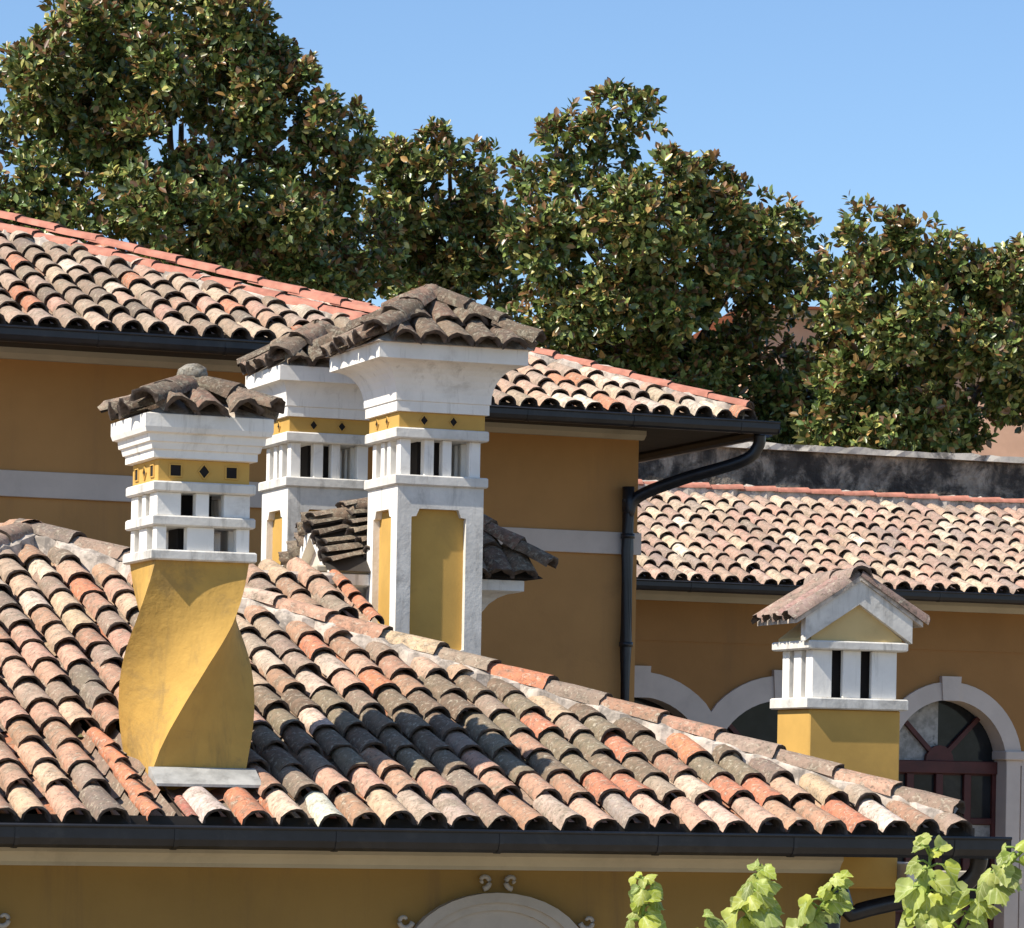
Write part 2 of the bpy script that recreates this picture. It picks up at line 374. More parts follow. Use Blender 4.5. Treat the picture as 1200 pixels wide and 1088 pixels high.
def gutter(parent, p0, p1, w=0.075, h=0.115, seams=0.9):
    """U-section gutter along local x (p0 to p1, same y and z): top rim at z"""
    x0, y, z = p0; x1 = p1[0]
    pr = [(-w, 0.0), (-w, -h * 0.55), (-w * 0.75, -h * 0.85), (-w * 0.3, -h), (w * 0.3, -h), (w * 0.75, -h * 0.85), (w, -h * 0.55), (w, 0)]
    inn = [(a * 0.9, b * 0.92) for a, b in reversed(pr)]
    pts = [(y + a, z + b) for a, b in pr + inn]
    g = prism('gutter', parent, M_GUTTER, pts, 'x', x0, x1)
    tube('gutter_bead', g, M_GUTTER, [(x0, y - w - 0.004, z), (x1, y - w - 0.004, z)], 0.011, 6)
    x = x1 - 0.35
    while x > x0:
        q = [(y + a * 1.07, z + b * 1.04) for a, b in pr] + [(y + a * 1.0, z + b * 1.0) for a, b in reversed(pr)]
        prism('gutter_strap', g, M_GUTTER, q, 'x', x - 0.012, x + 0.012)
        x -= seams * random.uniform(0.85, 1.15)
    box('gutter_end', g, M_GUTTER, x1 - 0.004, x1 + 0.003, y - w, y + w, z - h * 0.9, z + 0.004, 0)
    return g
def gutter_y(parent, x, y0, y1, z, w=0.075, h=0.115):
    pr = [(-w, 0.0), (-w, -h * 0.55), (-w * 0.75, -h * 0.85), (-w * 0.3, -h), (w * 0.3, -h), (w * 0.75, -h * 0.85), (w, -h * 0.55), (w, 0)]
    inn = [(a * 0.9, b * 0.92) for a, b in reversed(pr)]
    return prism('gutter', parent, M_GUTTER, [(x + a, z + b) for a, b in pr + inn], 'y', y0, y1)

# ------------------------------------------------------------------ ground
def ground_z(y):
    def sm(a, b, v):
        t = min(1, max(0, (v - a) / (b - a))); return t * t * (3 - 2 * t)
    return 2.8 * (1 - sm(5, 17, y)) + 2.6 * sm(26, 39, y)
gx = [-1500, -400, -120, -50, -25, -12, -6, 0, 6, 12, 25, 50, 120, 400, 1500]
gy = [-600, -150, -40, -10, 0, 3, 5, 7, 9, 11, 13, 15, 17, 20, 24, 26, 28, 30, 32, 34, 36, 38, 40, 46, 60, 90, 160, 400, 2500]
gv = [(x, y, ground_z(y)) for y in gy for x in gx]
gf = [(j * len(gx) + i, j * len(gx) + i + 1, (j + 1) * len(gx) + i + 1, (j + 1) * len(gx) + i) for j in range(len(gy) - 1) for i in range(len(gx) - 1)]
g = mesh('ground', gv, gf, None, M_GROUND, True); g['kind'] = 'structure'

# ================================================================== near house
C = P(1150, 983, 21.7)                 # its right eave corner
T_N = 0.38
near = thing('house', 'low ochre house in front with old hipped clay tile roof and twisted chimney on it', 'house', C)
APX = 4.55
roof = mesh('roof', [(0.0, 0.0, 0.0), (-2 * APX, 0, 0), (-APX, APX, APX * T_N), (-APX, 11, APX * T_N), (0.0, 11, 0), (-2 * APX, 11, 0)],
            [(0, 2, 1), (0, 4, 3, 2), (1, 2, 3, 5)], near, M_DECK)
def near_in(x, y): return 0 <= y < min(-x, x + 2 * APX) - 0.06
CHX0, CHX1, CHY0, CHY1 = -4.82, -4.29, 0.5, 1.03
def near_skip(x, y):
    return (CHX0 - 0.09 < x < CHX1 + 0.05 and 0.12 < y + 0.2 < CHY1 + 0.15 and y > 0.1) or (-5.06 < x < -4.72 and y < 1.05)
ORANGE = (0.60, 0.21, 0.105)
def near_col(x, y, c):
    if y < 0.1:
        if -4.66 < x < -4.5: return (0.68, 0.55, 0.48)
        if -4.5 < x < -4.2: return ORANGE
        if random.random() < 0.55: c = tuple(min(0.74, v * 1.15 + 0.10) for v in c)
    if -4.25 < x < -1.0 and 0.5 < y < 1.95 - 0.22 * abs(x + 2) and random.random() < 0.78: c = random.choice([(0.15, 0.105, 0.072), (0.18, 0.135, 0.09), (0.21, 0.175, 0.115)])  # chimney's cast shadow put into tile colour, along with dark lichened tiles
    if random.random() < 0.09 and x > -2.2 and y < 1.4: c = (0.58, 0.20, 0.11)
    return c
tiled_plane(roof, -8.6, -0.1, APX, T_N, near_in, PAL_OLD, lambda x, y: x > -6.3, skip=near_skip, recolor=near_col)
mv_, mf_ = [], []
for k in range(420):
    col_ = random.randint(2, 33); x = -0.1 - col_ * PITCH - PITCH / 2 + random.uniform(-0.05, 0.05); y = random.uniform(0.0, 4.2)
    if not near_in(x, y) or near_skip(x, y): continue
    r_ = random.uniform(0.006, 0.02); o_ = len(mv_); z = y * T_N + 0.035
    for a_ in range(6):
        an = a_ * math.pi / 3; q = r_ * random.uniform(0.6, 1.3)
        mv_.append((x + math.cos(an) * q, y + math.sin(an) * q * 1.5, z))
    mv_.append((x, y, z + r_ * random.uniform(0.6, 1.2)))
    mf_ += [(o_ + a_, o_ + (a_ + 1) % 6, o_ + 6) for a_ in range(6)]
mo_ = mesh('moss_and_debris', mv_, mf_, roof, plain('dry_moss', (0.12, 0.11, 0.045), 0.98, 0.4, 30), True); mo_['kind'] = 'stuff'
# orange tiles mended in beside the chimney
for k in range(5):
    y = 0.0 + k * 0.235
    put_tile(TILES[k], roof, (-4.935, y - 0.03, y * T_N + 0.045), (math.atan(T_N) - 0.05, -0.28, 0.0), ORANGE, scale=(0.62, 0.72, 0.7))
put_tile(TILES[1], roof, (-4.73, 0.0, 0.03), (math.atan(T_N) - 0.05, 0.2, 0.0), (0.42, 0.15, 0.11), scale=(0.45, 0.8, 0.5))
put_tile(TILES[2], roof, (-4.20, 0.0, 0.035), (math.atan(T_N) - 0.05, -0.25, 0.0), ORANGE, scale=(0.5, 0.8, 0.6))
# hips
ridge_row(roof, (-0.10, 0.10, 0.10 * T_N + 0.02), (-APX, APX, APX * T_N + 0.05), RIDGES, PAL_OLD, lift=0.07, mort=0.17)
ridge_row(roof, (-2 * APX + 0.1, 0.10, 0.04), (-APX, APX, APX * T_N + 0.05), RIDGES, PAL_OLD, lift=0.07, mort=0.17)
ridge_row(roof, (-APX, 10.9, APX * T_N + 0.05), (-APX, APX, APX * T_N + 0.05), RIDGES, PAL_OLD, lift=0.08, mort=0.15)
# set-back slope that shows above the hip
YR, ZR = 4.22, 1.565
rr = mesh('rear_roof', [(-3.95, YR - 0.4, ZR - 0.4 * T_N), (-2.6, YR - 0.85, ZR - 0.85 * T_N), (-2.6, YR, ZR), (-3.95, YR, ZR), (-2.6, 5.4, ZR - 0.4), (-3.95, 5.4, ZR - 0.4), (-3.2, YR - 0.85, ZR - 0.85 * T_N)],
          [(0, 6, 1, 2, 3), (3, 2, 4, 5)], near, M_DECK)
tiled_plane(rr, -3.97, -2.7, 1.15, T_N, lambda x, y: 0.3 < y < 1.08 and x > -(YR - 1.15 + y) - 0.28 + 0.45, PAL_OLD, org=(0, YR - 1.15, ZR - 1.15 * T_N))
for k in range(4):
    y = YR - 0.92 + k * 0.22
    put_tile(TILES[k], rr, (-2.585, y, ZR - (YR - y) * T_N + 0.06), (math.atan(T_N) - 0.05, 0.3, 0.0), ORANGE, scale=(0.6, 0.75, 0.7))
box('ridge_capping', rr, M_MORTAR, -3.95, -2.52, YR - 0.08, YR + 0.12, ZR - 0.02, ZR + 0.075, 0.02)
# walls
OV = 0.6
WX = -0.66
box('wall', near, M_OCHRE_D, -2 * APX + OV, WX, OV, 10.4, -4.4, -0.10, 0)
box('soffit', near, M_SOFFIT, -2 * APX, -0.02, 0.0, OV + 0.3, -0.10, -0.06, 0)
box('soffit', near, M_SOFFIT, -0.95, -0.02, 0.9, 10.5, -0.10, -0.06, 0)
prism('cornice', near, M_BEIGE, [(OV, -0.10), (OV - 0.11, -0.10), (OV - 0.11, -0.145), (OV - 0.085, -0.165), (OV - 0.06, -0.20), (OV - 0.06, -0.222), (OV, -0.222)], 'x', -2 * APX + OV, WX + 0.02)
gutter(near, (-2 * APX, -0.10, 0.004), (0.10, 0, 0), 0.072, 0.118)
gutter_y(near, 0.06, 0.04, 10.5, 0.004)
# wing behind the right corner, its downpipe and bracket
box('rear_wall', near, M_OCHRE_D, WX, 0.265, 1.6, 6.0, -4.4, -0.101, 0)
box('bracket', near, M_WHITE, 0.266, 0.34, 1.45, 1.7, -0.36, -0.17, 0.01)
box('beam', near, M_BEIGE, 0.34, 1.1, 1.5, 1.62, -0.30, -0.22, 0.006)
tube('downpipe', near, M_GUTTER, curve_pts([(0.02, 0.05, -0.1), (0.0, 0.09, -0.22), (-0.12, 0.2, -0.33), (-0.34, 0.40, -0.385), (-0.58, 0.50, -0.46), (-0.70, 0.52, -0.58), (-0.72, 0.52, -4.3)], 5), 0.05, 10)
# oval plaster frames with scrolls on the wall
def oval_frame(cx, cz):
    def ring(name, a0, b0, a1, b1, y0, y1, mat, parent):
        n = 36; vs_, fs = [], []
        for k in range(n):
            an = 2 * math.pi * k / n; c_, s_ = math.cos(an), math.sin(an)
            vs_ += [(cx + a0 * c_, y0, cz + b0 * s_), (cx + a1 * c_, y0, cz + b1 * s_), (cx + a0 * c_, y1, cz + b0 * s_), (cx + a1 * c_, y1, cz + b1 * s_)]
        for k in range(n):
            j = (k + 1) % n
            fs += [(4 * k, 4 * j, 4 * j + 1, 4 * k + 1), (4 * k, 4 * k + 2, 4 * j + 2, 4 * j), (4 * k + 1, 4 * j + 1, 4 * j + 3, 4 * k + 3)]
        return mesh(name, vs_, fs, parent, mat)
    fr = ring('oval_frame', 0.56, 0.385, 0.49, 0.33, OV - 0.06, OV, M_OVAL, near)
    ring('inner_moulding', 0.49, 0.33, 0.43, 0.285, OV - 0.035, OV, M_OVAL, fr)
    n = 32
    mesh('oval_panel', [(cx + 0.43 * math.cos(2 * math.pi * k / n), OV - 0.012, cz + 0.285 * math.sin(2 * math.pi * k / n)) for k in range(n)], [tuple(range(n))], fr, M_OVAL)
    def scroll(x, z, s, fl, start):
        pts = []
        for k in range(15):
            an = start + fl * k * 0.42; r = s * (1 - k / 17)
            pts.append((x + math.cos(an) * r, OV - 0.035, z + math.sin(an) * r))
        tube('scroll', fr, M_OVAL, pts, [0.017 - 0.0005 * k for k in range(15)], 6)
    scroll(cx - 0.085, cz + 0.45, 0.045, 1, -1.6); scroll(cx + 0.085, cz + 0.45, 0.045, -1, -1.54)
    scroll(cx - 0.555, cz + 0.225, 0.05, -1, -0.2); scroll(cx + 0.555, cz + 0.225, 0.05, 1, 3.34)
oval_frame(-2.77, -0.735)
oval_frame(-6.17, -0.735)

# ================================================================== chimneys
def cap_roof(parent, cx, cy, half, z, rise, pitch=0.185, rows=2, ridge=True, knob=True, pal=PAL_CAP):
    """small pyramid of old coppi"""
    t = rise / half
    cr = mesh('cap_roof', [(cx - half, cy - half, z), (cx + half, cy - half, z), (cx + half, cy + half, z), (cx - half, cy + half, z), (cx, cy, z + rise)],
              [(0, 1, 4), (1, 2, 4), (2, 3, 4), (3, 0, 4), (3, 2, 1, 0)], parent, M_MORTAR)
    th = math.atan(t)
    for f in range(4):
        yaw = f * math.pi / 2
        n = int(2 * half / pitch)
        for i in range(n):
            x = (i - (n - 1) / 2) * pitch
            j = 0
            while True:
                y = -half - 0.05 + j * 0.25
                if -y - 0.09 < abs(x) or y > -0.2 or j >= rows: break
                zz = z + (y + half) * t + 0.028 + random.uniform(-0.01, 0.012)
                px, py = x + random.uniform(-0.012, 0.012), y + random.uniform(-0.025, 0.025)
                L_ok = min(1.0, (half - abs(x) + 0.1 - j * 0.25) / 0.36)
                c_, s_ = math.cos(yaw), math.sin(yaw)
                put_tile(random.choice(CAPT), cr, (cx + px * c_ - py * s_, cy + px * s_ + py * c_, zz), (th - 0.07 + random.uniform(-0.05, 0.05), random.uniform(-0.12, 0.12), yaw + random.uniform(-0.09, 0.09)), pick(pal), scale=(1, max(0.5, L_ok), 1))
                j += 1
    if ridge:
        for sx, sy in ((-1, -1), (1, -1), (1, 1), (-1, 1)):
            a = Vector((cx + sx * (half + 0.02), cy + sy * (half + 0.02), z + 0.045)); b_ = Vector((cx + sx * 0.03, cy + sy * 0.03, z + rise + 0.05))
            d = b_ - a; L = d.length; n = max(1, round(L / 0.3)); d.normalize()
            for k in range(n):
                p = a + d * (L * k / n)
                put_tile(random.choice(CAPT), cr, (p.x, p.y, p.z + random.uniform(0, 0.015)), (math.asin(d.z) - 0.04, random.uniform(-0.1, 0.1), math.atan2(-d.x, d.y) + random.uniform(-0.06, 0.06)), pick(pal), 'ridge_tile', (1.05, L / n / 0.30, 0.95))
    return cr
def knob_mesh(parent, x, y, z, r, mat):
    bm = bmesh.new(); bmesh.ops.create_icosphere(bm, subdivisions=2, radius=r)
    for v in bm.verts:
        v.co *= 1 + random.uniform(-0.07, 0.07); v.co.z *= 0.72; v.co += Vector((x, y, z))
    me = bpy.data.meshes.new('knob'); bm.to_mesh(me); bm.free()
    return link('knob', me, parent, mat, True)
def faces_xy(x0, x1, y0, y1):
    """origin, direction along, outward normal of the four sides of a square"""
    return [((x0, y0), (1, 0), (0, -1)), ((x1, y0), (0, 1), (1, 0)), ((x1, y1), (-1, 0), (0, 1)), ((x0, y1), (0, -1), (-1, 0))]
def posts_between(parent, x0, x1, y0, y1, z0, z1, spans, depth, mat, name='post'):
    """pieces of wall left standing between the openings; spans = fractions of the side that are solid"""
    for fi, ((ox, oy), (dx, dy), (nx, ny)) in enumerate(faces_xy(x0, x1, y0, y1)):
        L = (x1 - x0) if dx else (y1 - y0)
        for (a, b_) in spans:
            if fi % 2 and a <= 0.001: a = depth / L + 0.001
            if fi % 2 and b_ >= 0.999: b_ = 1 - depth / L - 0.001
            pa = (ox + dx * L * a, oy + dy * L * a); pb = (ox + dx * L * b_ - nx * depth, oy + dy * L * b_ - ny * depth)
            xs, ys = sorted((pa[0], pb[0])), sorted((pa[1], pb[1]))
            box(name, parent, mat, xs[0], xs[1], ys[0], ys[1], z0, z1, 0.004)

# --- twisted chimney on the near roof
ZB = 0.293
tw = thing('twisted_chimney', 'spirally twisted ochre chimney with white louvred head near the front gutter', 'chimney', C + Vector((0, 0, 0)))
def V_house(o, x, y, z):
    c_, s_ = math.cos(AXIS), math.sin(AXIS)
    return Vector((o.x + x * c_ - y * s_, o.y + x * s_ + y * c_, o.z + z))
SH = 0.53
tw.location = V_house(C, CHX0, CHY0, ZB)            # local origin: front left corner at roof height
n, m_ = 40, 8
ht = 1.157
vs_, fs = [], []
crn = [(-SH / 2, -SH / 2), (SH / 2, -SH / 2), (SH / 2, SH / 2), (-SH / 2, SH / 2)]
for side in range(4):
    for k in range(-6, n + 1):
        q = max(0.0, k / n); an = float(np.interp(q, [0, 0.1, 0.192, 0.35, 0.516, 0.62, 0.704, 0.804, 0.904, 1], [0, 0.075, 0.162, 0.335, 0.53, 0.665, 0.77, 0.867, 0.945, 1])) * math.pi / 2
        z = ht * k / n
        c_, s_ = math.cos(an), math.sin(an)
        for e in range(m_ + 1):
            u = e / m_; a, b_ = crn[side], crn[(side + 1) % 4]
            x, y = a[0] + (b_[0] - a[0]) * u, a[1] + (b_[1] - a[1]) * u
            vs_.append((SH / 2 + x * c_ - y * s_, SH / 2 + x * s_ + y * c_, z))
    o_ = side * (n + 7) * (m_ + 1)
    for k in range(n + 6):
        for e in range(m_):
            fs.append((o_ + k * (m_ + 1) + e, o_ + k * (m_ + 1) + e + 1, o_ + (k + 1) * (m_ + 1) + e + 1, o_ + (k + 1) * (m_ + 1) + e))
mesh('twisted_shaft', vs_, fs, tw, M_OCHRE_S, True)
prism('lead_apron', tw, M_LEAD, [(0.0, 0.03), (-0.02, 0.03), (-0.175, -0.06), (-0.175, -0.075), (0.0, -0.02)], 'x', -0.02, SH + 0.05)
def slab(parent, x0, x1, y0, y1, z0, z1, off, mat):
    return loft('slab', parent, mat, x0, x1, y0, y1, [(off - 0.008, z0), (off, z0 + 0.008), (off, z1 - 0.008), (off - 0.008, z1)])
z = ht
slab(tw, 0, SH, 0, SH, z, z + 0.057, 0.034, M_WHITE_W)
head = [(0, 0.11), (0.33, 0.62), (0.86, 1)]
posts_between(tw, 0, SH, 0, SH, z + 0.057, z + 0.187, head, 0.07, M_WHITE)
slab(tw, 0, SH, 0, SH, z + 0.187, z + 0.245, 0.025, M_WHITE_W)
posts_between(tw, 0, SH, 0, SH, z + 0.245, z + 0.372, [(0, 0.26), (0.42, 0.56), (0.72, 1)], 0.07, M_WHITE)
slab(tw, 0, SH, 0, SH, z + 0.372, z + 0.43, 0.025, M_WHITE_W)
box('flue', tw, M_DARK, 0.17, SH - 0.17, 0.17, SH - 0.17, z + 0.02, z + 0.42, 0)
z += 0.43
def frieze(parent, x0, x1, y0, y1, z0, z1, holes, mat):
    fz = box('frieze', parent, mat, x0, x1, y0, y1, z0, z1, 0.003)
    zc = (z0 + z1) / 2; s_ = (z1 - z0) * 0.24
    for (ox, oy), (dx, dy), (nx, ny) in faces_xy(x0, x1, y0, y1):
        L = (x1 - x0) if dx else (y1 - y0)
        for fr, kind in holes:
            px, py = ox + dx * L * fr, oy + dy * L * fr
            pts = [(-s_, -s_), (s_, -s_), (s_, s_), (-s_, s_)] if kind == 'sq' else [(0, -s_ * 1.25), (s_ * 1.0, 0), (0, s_ * 1.25), (-s_ * 1.0, 0)]
            def Q(a, zz, out): return (px + dx * a + nx * out, py + dy * a + ny * out, zc + zz)
            # raised plaster rim; the hole's inner shade is a flat dark sheet
            n_ = 4; v = [Q(a * 1.28, b * 1.28, 0.001) for a, b in pts] + [Q(a * 1.2, b * 1.2, 0.008) for a, b in pts] + [Q(a, b, 0.008) for a, b in pts] + [Q(a, b, 0.002) for a, b in pts]
            f_ = [(r * 4 + i, r * 4 + (i + 1) % 4, r * 4 + 4 + (i + 1) % 4, r * 4 + 4 + i) for r in range(3) for i in range(4)]
            mesh('hole_rim', v, f_, fz, mat)
            mesh('vent_hole_shade', [Q(a, b, 0.003) for a, b in pts], [(0, 1, 2, 3)], fz, M_DARK)
    return fz
frieze(tw, 0.005, SH - 0.005, 0.005, SH - 0.005, z, z + 0.122, [(0.19, 'sq'), (0.5, 'dm'), (0.80, 'sq')], M_OCHRE)
z += 0.122
loft('head_cornice', tw, M_WHITE, 0, SH, 0, SH, [(0.012, z), (0.03, z + 0.004), (0.03, z + 0.045), (0.042, z + 0.05), (0.05, z + 0.085), (0.062, z + 0.09), (0.066, z + 0.13), (0.09, z + 0.138), (0.098, z + 0.165), (0.098, z + 0.235), (0.08, z + 0.24)])
cr = cap_roof(tw, SH / 2, SH / 2, 0.355, z + 0.235, 0.155, rows=1)
knob_mesh(cr, SH / 2, SH / 2, z + 0.235 + 0.262, 0.088, M_CAP).color = (0.42, 0.40, 0.34, 1)

# --- tall panelled chimneys
def panelled_chimney(origin, label, drop=1.6, fl=0.185, ch_=0.235, half=0.545, rise=0.335):
    ch = thing('panelled_chimney', label, 'chimney', origin, group='tall panelled chimneys')   # local origin: front left corner at the lower slab
    s = 0.60; rs = 0.045
    z0, z1 = -1.17, 0.0
    core = box('shaft', ch, M_OCHRE, rs, s - rs, rs, s - rs, -drop, 0.0, 0)
    def panel_frame(side):
        """frame with a notched opening; drawn in (a, z), then turned to its side"""
        a0, a1 = 0.165, 0.80
        if side in (1, 3): a0, a1 = 0.2, 0.8
        A0, A1 = a0 * s, a1 * s; zt, zb = -0.15, z1 - 1.12; k = 0.055
        outer = [(0, -drop), (s, -drop), (s, 0), (0, 0)]
        inner = [(A0, zb + k), (A0 + k * 0.4, zb + k * 0.9), (A0 + k, zb), (A1 - k, zb), (A1 - k * 0.4, zb + k * 0.9), (A1, zb + k), (A1, zt - k), (A1 - k * 0.6, zt - k * 0.9), (A1 - k, zt), (A0 + k, zt), (A0 + k * 0.6, zt - k * 0.9), (A0, zt - k)]
        bm = bmesh.new()
        (ox, oy), (dx, dy), (nx, ny) = faces_xy(0, s, 0, s)[side]
        def Q(a, zz, out): return (ox + dx * a + nx * (out), oy + dy * a + ny * (out), zz)
        ov = [bm.verts.new(Q(a, zz, 0)) for a, zz in outer]; iv = [bm.verts.new(Q(a, zz, 0)) for a, zz in inner]
        es = [bm.edges.new((ov[i], ov[(i + 1) % 4])) for i in range(4)] + [bm.edges.new((iv[i], iv[(i + 1) % 12])) for i in range(12)]
        bmesh.ops.triangle_fill(bm, edges=es, use_beauty=True)
        for f in [f for f in bm.faces if A0 + 0.03 < (f.calc_center_median() - Vector(Q(0, 0, 0))).dot(Vector((dx, dy, 0))) < A1 - 0.03 and zb + 0.03 < f.calc_center_median().z < zt - 0.03]:
            bm.faces.remove(f)
        bv = [bm.verts.new(Q(a, zz, -rs - 0.002)) for a, zz in inner]
        for i in range(12): bm.faces.new((iv[i], iv[(i + 1) % 12], bv[(i + 1) % 12], bv[i]))
        bmesh.ops.recalc_face_normals(bm, faces=bm.faces[:])
        me = bpy.data.meshes.new('panel_frame'); bm.to_mesh(me); bm.free()
        return link('panel_frame', me, ch, M_WHITE_W if side == 0 else M_WHITE)
    for sd in range(4): panel_frame(sd)
    slab(ch, 0, s, 0, s, 0.0, 0.068, 0.022, M_WHITE_W)
    posts_between(ch, 0.02, s - 0.02, 0.02, s - 0.02, 0.068, 0.305, [(0, 0.13), (0.30, 0.42), (0.53, 0.64), (0.86, 1)], 0.075, M_WHITE)
    box('flue', ch, M_DARK, 0.20, s - 0.20, 0.20, s - 0.20, 0.02, 0.32, 0)
    slab(ch, 0, s, 0, s, 0.305, 0.375, 0.022, M_WHITE_W)
    frieze(ch, 0.0, s, 0.0, s, 0.375, 0.478, [(0.29, 'dm'), (0.63, 'dm')], M_OCHRE)
    prof = [(0.01, 0.478), (0.022, 0.48), (0.022, 0.545), (0.03, 0.55)]
    for k in range(9):
        an = math.pi / 2 * k / 8
        prof.append((0.03 + (fl - 0.02) * (1 - math.cos(an)), 0.56 + ch_ * math.sin(an)))
    zt_ = 0.565 + ch_
    prof += [(fl + 0.03, zt_), (fl + 0.03, zt_ + 0.10), (fl + 0.005, zt_ + 0.105)]
    loft('cove_cornice', ch, M_WHITE, 0, s, 0, s, prof)
    # little white dentil tips between the tiles along the eave
    cr_ = cap_roof(ch, s / 2, s / 2, half, zt_ + 0.10, rise, rows=2)
    return ch
panelled_chimney(V_house(C, -2.262, 3.87, 2.215), 'tall white and ochre panelled chimney with full front panel, larger of the pair')
panelled_chimney(V_house(C, -2.575, 5.25, 2.285), 'panelled chimney half hidden behind the larger panelled chimney and a small tiled gable', fl=0.075, ch_=0.15, half=0.395, rise=0.25)

# --- little gabled roof between the panelled chimneys
dm = thing('gabled_dormer', 'small gabled dormer roof of grey tubes wedged between the two panelled chimneys', 'dormer', V_house(C, -2.53, 4.38, 1.67))
DW, DY, DR = 1.50, 0.45, 0.38           # length along x, half depth, rise
TD = DR / DY
prof = [(0.0, -1.2), (0.0, -0.36)]
for k in range(7):
    an = math.pi / 2 * k / 6
    prof.append((0.22 * (1 - math.cos(an)), -0.36 + 0.26 * math.sin(an)))
prof += [(0.25, -0.09), (0.25, -0.02), (0.2, -0.015)]
loft('cove_cornice', dm, M_WHITE, 0.30, 1.12, 0.27, 0.66, prof)
prism('gable', dm, M_GREYST, [(0.12, -0.012), (2 * DY - 0.12, -0.012), (DY, DR - 0.10)], 'x', 0.05, 0.30)
prism('barge_board', dm, M_WHITE, [(0.03, -0.012), (0.13, -0.012), (DY, DR - 0.13), (2 * DY - 0.13, -0.012), (2 * DY - 0.03, -0.012), (DY, DR - 0.03)], 'x', -0.02, 0.049)
box('sill', dm, M_BEIGE, -0.10, 0.30, 0.05, 2 * DY - 0.05, -0.014, 0.035, 0.01)
dr = mesh('roof', [(-0.04, 0.0, 0.0), (DW, 0.0, 0.0), (DW - 0.45, DY, DR), (-0.04, DY, DR), (-0.04, 2 * DY, 0.0), (DW, 2 * DY, 0.0)], [(0, 1, 2, 3), (3, 2, 5, 4), (1, 5, 2)], dm, M_SOFFIT)
th = math.atan(TD)
for fl in (0, 1):                       # tubes lie along the slope, their open ends at the left verge
    for j in range(6):
        q = (j + 0.35) / 6
        yy = DY * q if fl == 0 else 2 * DY - DY * q
        for i in range(2):
            x = -0.06 + i * 0.26 + (0.05 if fl == 0 else -0.03) * (1 - q) + random.uniform(-0.03, 0.03)
            put_tile(random.choice(CAPT), dr, (x, yy + random.uniform(-0.01, 0.01) + (i * 0.05 if fl == 0 else 0), DR * q + 0.008 + i * 0.085), (0.24 + random.uniform(-0.05, 0.05), (-th if fl == 0 else th) * 0.8, -math.pi / 2 + (0.22 if fl == 0 else -0.10) + random.uniform(-0.07, 0.07)), pick([((0.27, 0.22, 0.175), 3), ((0.18, 0.15, 0.12), 3), ((0.36, 0.31, 0.25), 1)] if fl == 0 else PAL_CAP), scale=(0.66, 1.0, 0.8))
for i in range(3):
    for j in range(2):
        x = 1.0 + i * 0.17; y0 = -0.05 + j * 0.22
        if j == 1 and i == 2: continue
        put_tile(random.choice(CAPT), dr, (x, y0, y0 * TD + 0.03), (th - 0.06, random.uniform(-0.1, 0.1), random.uniform(-0.05, 0.05)), pick(PAL_CAP))
ridge_row(dr, (DW + 0.03, -0.04, 0.01), (DW - 0.45, DY, DR + 0.02), CAPT, PAL_CAP, step=0.3, lift=0.05)

# --- small gabled chimney to the right
gc = thing('gabled_chimney', 'short ochre chimney with white louvres and a small tiled gable roof', 'chimney', V_house(C, -0.375, 1.54, 0.765))
W3, D3 = 0.62, 0.47
box('shaft', gc, M_OCHRE, 0, W3, 0, D3, -1.1, 0.0, 0.008)
slab(gc, 0, W3, 0, D3, 0.0, 0.07, 0.035, M_WHITE_W)
for fi, ((ox, oy), (dx, dy), (nx, ny)) in enumerate(faces_xy(0.02, W3 - 0.02, 0.02, D3 - 0.02)):
    L = (W3 - 0.04) if dx else (D3 - 0.04)
    for a, b_ in ([(0, 0.235), (0.365, 0.575), (0.705, 1.0)] if fi % 2 == 0 else [(0.10, 0.22), (0.38, 0.62), (0.78, 0.90)]):
        pa = (ox + dx * L * a, oy + dy * L * a); pb = (ox + dx * L * b_ - nx * 0.04, oy + dy * L * b_ - ny * 0.04)
        xs, ys = sorted((pa[0], pb[0])), sorted((pa[1], pb[1]))
        box('post', gc, M_WHITE, xs[0], xs[1], ys[0], ys[1], 0.07, 0.365, 0.005)
box('flue', gc, M_DARK, 0.09, W3 - 0.09, 0.09, D3 - 0.09, 0.02, 0.37, 0)  # flue block kept wide and dark to fill the openings with shade
slab(gc, 0, W3, 0, D3, 0.365, 0.42, 0.03, M_WHITE_W)
prism('pediment', gc, M_PEDI, [(0.0, 0.42), (W3, 0.42), (W3, 0.44), (W3 / 2, 0.67), (0.0, 0.44)], 'y', 0.0, D3)
TG = 0.64
def chev(a, lo, th_): return [(W3 / 2 - a, lo), (W3 / 2, lo + a * TG), (W3 / 2 + a, lo), (W3 / 2 + a, lo + th_), (W3 / 2, lo + a * TG + th_), (W3 / 2 - a, lo + th_)]
prism('gable_band', gc, M_WHITE_W, chev(0.365, 0.415, 0.15), 'y', -0.035, 0.03)
gr_ = prism('roof', gc, M_MORTAR, chev(0.43, 0.52, 0.03), 'y', -0.05, D3 + 0.06)
th = math.atan(TG)
for sgn in (-1, 1):
    for i in range(4):
        y = 0.0 + i * 0.15
        put_tile(random.choice(TILES), gr_, (W3 / 2 + sgn * 0.46, y, 0.535), (th - 0.02, random.uniform(-0.05, 0.05), -sgn * -math.pi / 2), tuple(c * random.uniform(0.9, 1.1) for c in (0.34, 0.23, 0.19)), scale=(0.75, 1.22, 0.75))
for k in range(2):
    put_tile(RIDGES[k], gr_, (W3 / 2, -0.06 + k * 0.3, 0.52 + 0.43 * TG + 0.012), (-0.02, 0, 0), (0.34, 0.25, 0.21), 'ridge_tile', (0.72, 0.85, 0.9))

